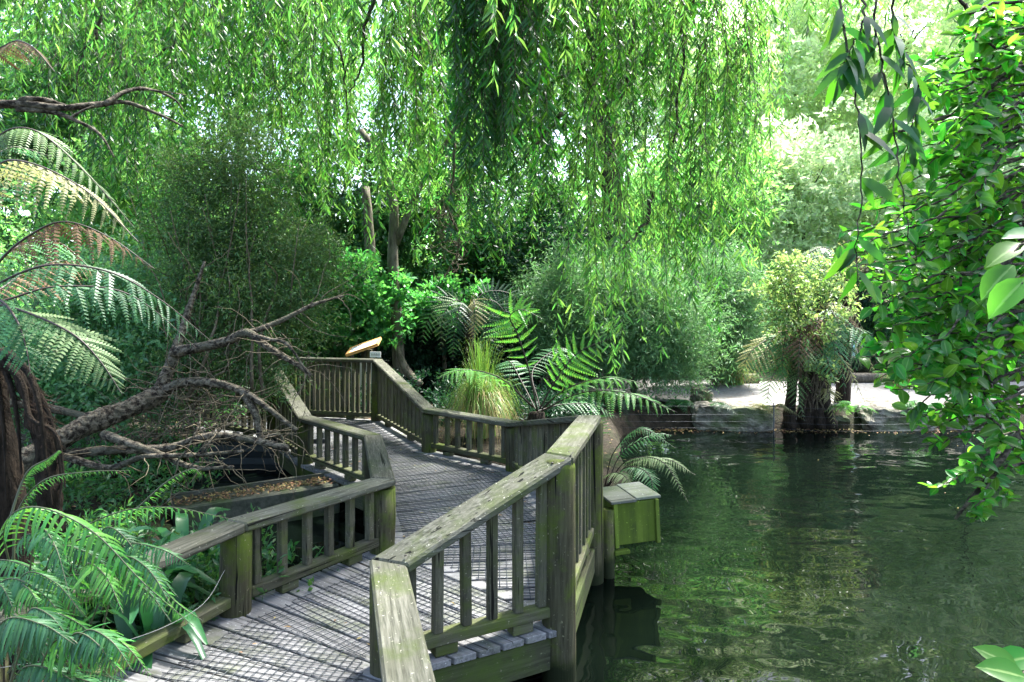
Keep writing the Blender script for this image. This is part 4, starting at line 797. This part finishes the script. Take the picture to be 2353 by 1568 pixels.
# ------------------------------------------------------------------ weir wall, slatted screen
M_CON = roughmat('mossy_concrete', (.04,.045,.03), (.1,.1,.075), 12, .6, .02, (1,1,1), (.05,.075,.02))
wr = thing('weir_wall', 'low mossy concrete weir wall topped with dead leaves, left of the bridge', 'wall', (-2.5, 6.4, 0))
A, B = np.array([-2.95, 5.95]), np.array([-1.75, 6.75]); d = nz(B-A); L = np.linalg.norm(B-A); base = mat4((d[0],d[1],0), (-d[1],d[0],0), (0,0,1), (*((A+B)/2), 0))
add('wall_body', box(L, .3, .9, .015, M_CON, 'wall_body'), wr, base @ Matrix.Translation((0, 0, -.17)))
add('kerb_board', box(L, .03, .1, .005, M_RAIL, 'kerb_board'), wr, base @ Matrix.Translation((0, .17, .28)))
g = G(); n = 700; P = np.column_stack([rng.uniform(-L/2, L/2, n), rng.uniform(-.1, .14, n), .285+rng.uniform(0, .02, n)]); P = (np.column_stack([P, np.ones(n)]) @ np.array(base).T)[:, :3]; cards(g, P, rdir(n)*np.array([1, 1, .3]), rdir(n)*.5+np.array([0, 0, 1.0]), .045, .016); add('leaf_litter', g.mesh('leaf_litter', L_LITTER), wr, kind='stuff')
sb = thing('slatted_screen', 'dark slatted screen under the bridge', 'screen', (-3.2, 8.4, 0))
M_SL = flat('slat_dark', (.008,.013,.015), .7); M_SLP = flat('slat_pale', (.05,.058,.062), .7)  # dark slats, two of them paler
for k in range(6): add('slat', box(1.7, .03, .075, .004, M_SLP if k in (2, 4) else M_SL, 'slat'), sb, Matrix.Translation((-3.1, 8.35, -.05+k*.078)))
for x in (-3.9, -3.4, -2.35): add('upright', box(.07, .06, .8, .004, M_SL, 'upright'), sb, Matrix.Translation((x, 8.41, .05)))

# ------------------------------------------------------------------ notice board behind the far railing
M_PINE = woodmat('varnished_pine', 0, (.5,.27,.09), (.58,.34,.13), (.38,.2,.06), (.45,.25,.09), (.7,.9), .1)
nb_ = W(836, 800, 11.0); no = thing('notice_board', 'slanted notice board in an orange pine frame behind the far railing', 'sign', (nb_[0], nb_[1]+.1, .3))
tilt = Matrix.Translation(Vector(nb_)+Vector((0,0,.02))) @ Matrix.Rotation(-.33, 4, 'Y') @ Matrix.Rotation(.2, 4, 'X')
for dx, dy, l, w in ((0, -.2, .54, .05), (0, .2, .54, .05)): add('frame_bar', box(l, w, .045, .004, M_PINE, 'frame_bar'), no, tilt @ Matrix.Translation((dx, dy, 0)))
for s in (-1, 1): add('frame_bar', box(.05, .348, .045, .004, M_PINE, 'frame_bar'), no, tilt @ Matrix.Translation((s*.245, 0, 0)))
add('print', box(.44, .35, .012, 0, mp_, 'print'), no, tilt @ Matrix.Translation((0, 0, .006)))
add('cabinet', box(.42, .03, .62, .005, M_PALEW, 'cabinet'), no, Matrix.Translation((nb_[0]-.02, nb_[1]+.12, .78)))
add('leg', box(.08, .08, 1.0, .005, M_POST, 'leg'), no, Matrix.Translation((nb_[0]+.05, nb_[1]+.2, .78)))
pl = W(870, 815, 10.72); po = add('name_plaque', box(.17, .012, .09, 0, flat('plaque_white', (.7,.7,.64), .6), 'name_plaque'), no, Matrix.Translation(Vector((pl[0]-.05, pl[1], pl[2]-.0))))
g = G()
for k in range(7):
    x = -.06+k*.019; z = -.012 if k % 2 else .0; g.add([(x, -.0075, -.018), (x+.008, -.0075, -.018), (x+.008, -.0075, .016+z), (x, -.0075, .016+z)], np.array([[0, 1, 2, 3]]))
add('lettering', g.mesh('lettering', flat('ink', (.05,.05,.05))), po, WM[po.name])

# ------------------------------------------------------------------ loose wire at bottom left
g = G(); g.tube(px_line([(517,1310,3.66),(470,1385,3.4),(380,1440,3.1),(250,1485,2.8),(120,1515,2.6),(0,1535,2.45),(-80,1545,2.35)], 40), .0016, 5)
add('guy_wire', g.mesh('guy_wire', flat('steel_cable', (.16,.165,.17), .5, .3), True), label='thin steel cable running from the mossy post to lower left', cat='cable')

nd, lk = L_SHRUB.node_tree.nodes, L_SHRUB.node_tree.links; at_ = nd.new('ShaderNodeAttribute'); at_.attribute_name = 'rib'; pb = nd['Principled BSDF']
src = pb.inputs['Base Color'].links[0].from_socket; blot = noise(nd, lk, nd.new('ShaderNodeTexCoord').outputs['Generated'], 23, 4)
tone = mixc(nd, lk, ramp(nd, lk, blot, .62, .72), src, (.09,.1,.02)); lk.new(mixc(nd, lk, ramp(nd, lk, at_.outputs['Fac'], .86, .95), tone, (.2,.32,.1)), pb.inputs['Base Color'])
# ------------------------------------------------------------------ glossy shrub in the right foreground
gs = thing('glossy_shrub', 'broad leaved glossy green shrub filling the right edge in the foreground', 'shrub', (3.6, 2.6, .1))
def ribbed(me, n):
    at = me.attributes.new('rib', 'FLOAT', 'POINT'); k = len(me.vertices)//(3*n); at.data.foreach_set('value', np.tile(np.concatenate([np.zeros(n), np.ones(n), np.zeros(n)]), k).astype(np.float32)); return me
def big_leaf(name, mat, w=.5, cup=.12, bend=.18, n=6):
    u = np.linspace(0, 1, n); ww = w*np.sin(np.pi*np.clip(u, .0, 1)**.85)**.8; ww[-1] = 0; ww[0] = .02
    z = -bend*u**2; V = np.concatenate([np.column_stack([u, ww, z+cup*ww]), np.column_stack([u, u*0, z]), np.column_stack([u, -ww, z+cup*ww])]); i = np.arange(n-1)
    return ribbed(mesh(name, V, np.concatenate([np.stack([i, i+1, i+1+n, i+n], -1), np.stack([i+n, i+n+1, i+1+2*n, i+2*n], -1)]), mat, True), n)
BL = [big_leaf('leaf', L_SHRUB, w, c, b) for w, c, b in ((.26,.5,.1),(.3,.3,.2),(.24,.6,-.05),(.28,.2,.3))]; BLY = big_leaf('leaf', L_YELLOW); BLP = big_leaf('leaf', leafmat('leaf_underside', (.14,.26,.14), (.2,.45,.15), .5, .3, .15, .01), .27, .3, .15)
edge_y = [60,130,200,300,400,480,560,650,720,790,850,900,960,1020,1080,1140,1210]
edge_x = [2240,2150,2100,2090,2080,2010,1945,2010,2020,2000,2030,2070,2120,2150,2190,2170,2230]
leaves = []; TW = []
for k in range(190):
    py = rng.uniform(60, 1200) if k < 95 else rng.uniform(360, 960) if k < 165 else rng.uniform(10, 260); ex = np.interp(py, edge_y, edge_x)-35+rng.uniform(0, 1)**1.2*260
    D1 = rng.uniform(2.3, 3.6); sy = py-rng.uniform(60, 260)*(1 if py > 300 else .5)
    P = px_line([(2480, sy, D1+.35), (2300+rng.normal()*30, sy+(py-sy)*.4, D1+.2), ((2300+ex)/2, sy+(py-sy)*.75, D1+.05), (ex, py, D1)], 24, .006)
    g = G(); g.tube(P, np.linspace(.008, .002, 24), 5); TW.append(g)
    for j in range(4, 24):
        for _ in range(2 if rng.uniform() < .75 else 1):
            t = nz(P[min(j+1, 23)]-P[j-1]); d = nz(t*.45+rdir(1)[0]*np.array([1, 1, .7])+np.array([0, 0, -.12])); N = nz(rdir(1)[0]*.55+np.array([-.1, -.35, .75])); l = rng.uniform(.036, .08)
            leaves.append((P[j], d, N, l))
for g in TW: add('twig', g.mesh('twig', M_BARK, True), gs)
for P in ([(2420,-20,2.9),(2260,30,2.8),(2200,0,2.8)], [(2450,120,2.7),(2350,150,2.7),(2200,260,2.7),(2050,310,2.8)], [(2450,950,3),(2350,1000,2.9),(2250,1120,2.8),(2200,1190,2.8)]):
    g = G(); g.tube(px_line(P, 16, .006), np.linspace(.02, .006, 16), 6); add('branch', g.mesh('branch', M_BARK, True), gs)
for c, d, l in (((2350,560,1.55), (-.8,-.1,-.35), .1), ((2330,610,1.5), (-.7,0,-.6), .1), ((2360,640,1.45), (-.75,.1,-.7), .11), ((2400,545,1.6), (-.9,-.1,.12), .1), ((2360,1560,1.5), (-.8,.1,.25), .1), ((2340,1540,1.55), (-.5,.2,.3), .09), ((2380,1510,1.6), (-.9,.1,-.15), .1)):
    p0 = W(*c); d = nz(np.array(d, float)); N = nz(np.array([-.2, -.5, .8])); y = nz(np.cross(N, d)); z = np.cross(d, y); add('leaf', BL[1], gs, mat4(d*l, y*l, z*l, p0))
for q in ([(2480,530,1.75),(2400,548,1.62),(2350,562,1.55),(2318,600,1.52)], [(2480,600,1.6),(2400,625,1.5),(2350,650,1.45)], [(2480,1490,1.8),(2390,1520,1.62),(2350,1550,1.53),(2320,1570,1.5)]):
    g = G(); g.tube(px_line(q, 12, .002), np.linspace(.005, .002, 12), 5); add('twig', g.mesh('twig', M_BARK, True), gs)
vis = sorted(leaves, key=lambda q: q[0][1]-q[3]*6)
vis_i = set(rng.choice(len(leaves), 280, replace=False).tolist()); rest = G(); BV = [np.array([v.co for v in q.vertices]) for q in BL]; tv = BL[1]; bf = np.array([list(p.vertices) for p in tv.polygons])
for i_, (p0, d, N, l) in enumerate(leaves):
    y = nz(np.cross(N, d)); z = np.cross(d, y); m = mat4(d*l, y*l, z*l, p0)
    if i_ in vis_i: add('leaf', BLY if rng.uniform() < .02 else BL[rng.integers(4)], gs, m)
    else:
        bv = BV[i_ % 4]; rest.add((np.column_stack([bv, np.ones(len(bv))]) @ np.array(m).T)[:, :3], bf)
add('foliage', ribbed(rest.mesh('foliage', L_SHRUB, True), 6), gs, kind='stuff')

# ------------------------------------------------------------------ willow sprays hanging in the right foreground
ws = thing('willow_spray', 'dark willow spray hanging at upper right in the foreground', 'branch', W(2060, -120, 2.2))
WL = [mesh('leaf', (lambda v: v)(np.array([[0,0,0],[.2,.09,.02],[.2,-.09,.02],[.5,.1,0],[.5,-.1,0],[.8,.05,-.08],[.8,-.05,-.08],[1,0,-.16]])), [np.array([[0,2,1],[5,6,7]]), np.array([[1,2,4,3],[3,4,6,5]])], L_WILLOWD)]
for pts, js in (([(1930,-60,2.1),(1935,40,2.1),(1960,170,2.1),(1980,330,2.1),(1975,500,2.1),(1968,640,2.1)], (6, 9, 12, 14, 20, 22, 27, 34, 35, 36, 38)), ([(2060,-60,2.2),(2050,60,2.2),(2075,130,2.2),(2110,210,2.2),(2090,300,2.2),(2080,370,2.2)], range(6, 38, 2)), ([(2010,-60,2.15),(2015,80,2.15),(2040,200,2.15),(2060,330,2.15),(2080,480,2.15),(2105,600,2.15)], (8, 11, 13, 16, 18, 20, 22, 26)), ([(1985,-60,2.1),(1980,60,2.1),(1950,120,2.1),(1925,170,2.1)], range(10, 40, 4))):
    P = px_line(pts, 40, .004); g = G(); g.tube(P, np.linspace(.0045, .0015, 40), 5); add('twig', g.mesh('twig', M_BARK, True), ws)
    for j in js:
        for _ in range(2):
            d = nz(np.array([rng.normal()*.55, rng.normal()*.4, -.75])); N = rdir(1)[0]*.5+np.array([0, -1, .3]); l = rng.uniform(.085, .15); y = nz(np.cross(N, d)); z = np.cross(d, y); add('leaf', WL[0], ws, mat4(d*l, y*l*1.15, z*l, P[j]))

# ------------------------------------------------------------------ small ferns along the far water edge, leaves fallen on the deck
for k, (px, D, lab, m) in enumerate(((1560, 11.5, 'small dark fern at the left end of the far bank', L_FERN), (1640, 11.0, 'small fern hanging over the left edging rock', L_FERND), (1960, 10.95, 'bright little fern at the foot of the right edging rock', L_FERNB), (2110, 11.0, 'small fern beside the right edging rock', L_FERN), (1770, 10.95, 'small brown and green fern left of the fern trunks', L_FERNY), (1440, 11.2, 'small fern on the shaded bank behind the tall fern', L_FERND))):
    x = (px-1176.5)/F*D; t = thing('bank_fern', lab, 'fern', (x, D, .1), 'small ferns on the far bank')
    for j in range(9):
        a_ = rng.uniform(0, 6.28); r_ = rng.uniform(.25, .6); b0 = np.array([x, D, .26]); e_ = b0+np.array([math.cos(a_)*r_, math.sin(a_)*r_*.7-.1, rng.uniform(-.12, .1)])
        frond(t, [b0, b0*.6+e_*.4+np.array([0, 0, .16]), e_], m, .15, 16, TPS, start=.1, stem=M_STALKD, r=.004)
g = G(); n = 150; k = rng.integers(0, 6, n); sec_ = [s for s in secs if s][:6]; u, v = rng.uniform(.02, .98, (2, n)); P = np.array([[*( (np.array(sec_[q][0])*(1-a1)+np.array(sec_[q][1])*a1)*(1-b1)+(np.array(sec_[q][2])*(1-a1)+np.array(sec_[q][3])*a1)*b1), DECK+.012] for q, a1, b1 in zip(k, u, v)])
cards(g, P, rdir(n)*np.array([1, 1, .1]), rdir(n)*.25+np.array([0, 0, 1.0]), rng.uniform(.02, .05, n), .011); add('deck_litter', g.mesh('deck_litter', L_LITTER), label='few fallen willow leaves lying on the bridge deck', cat='leaf litter', kind='stuff')
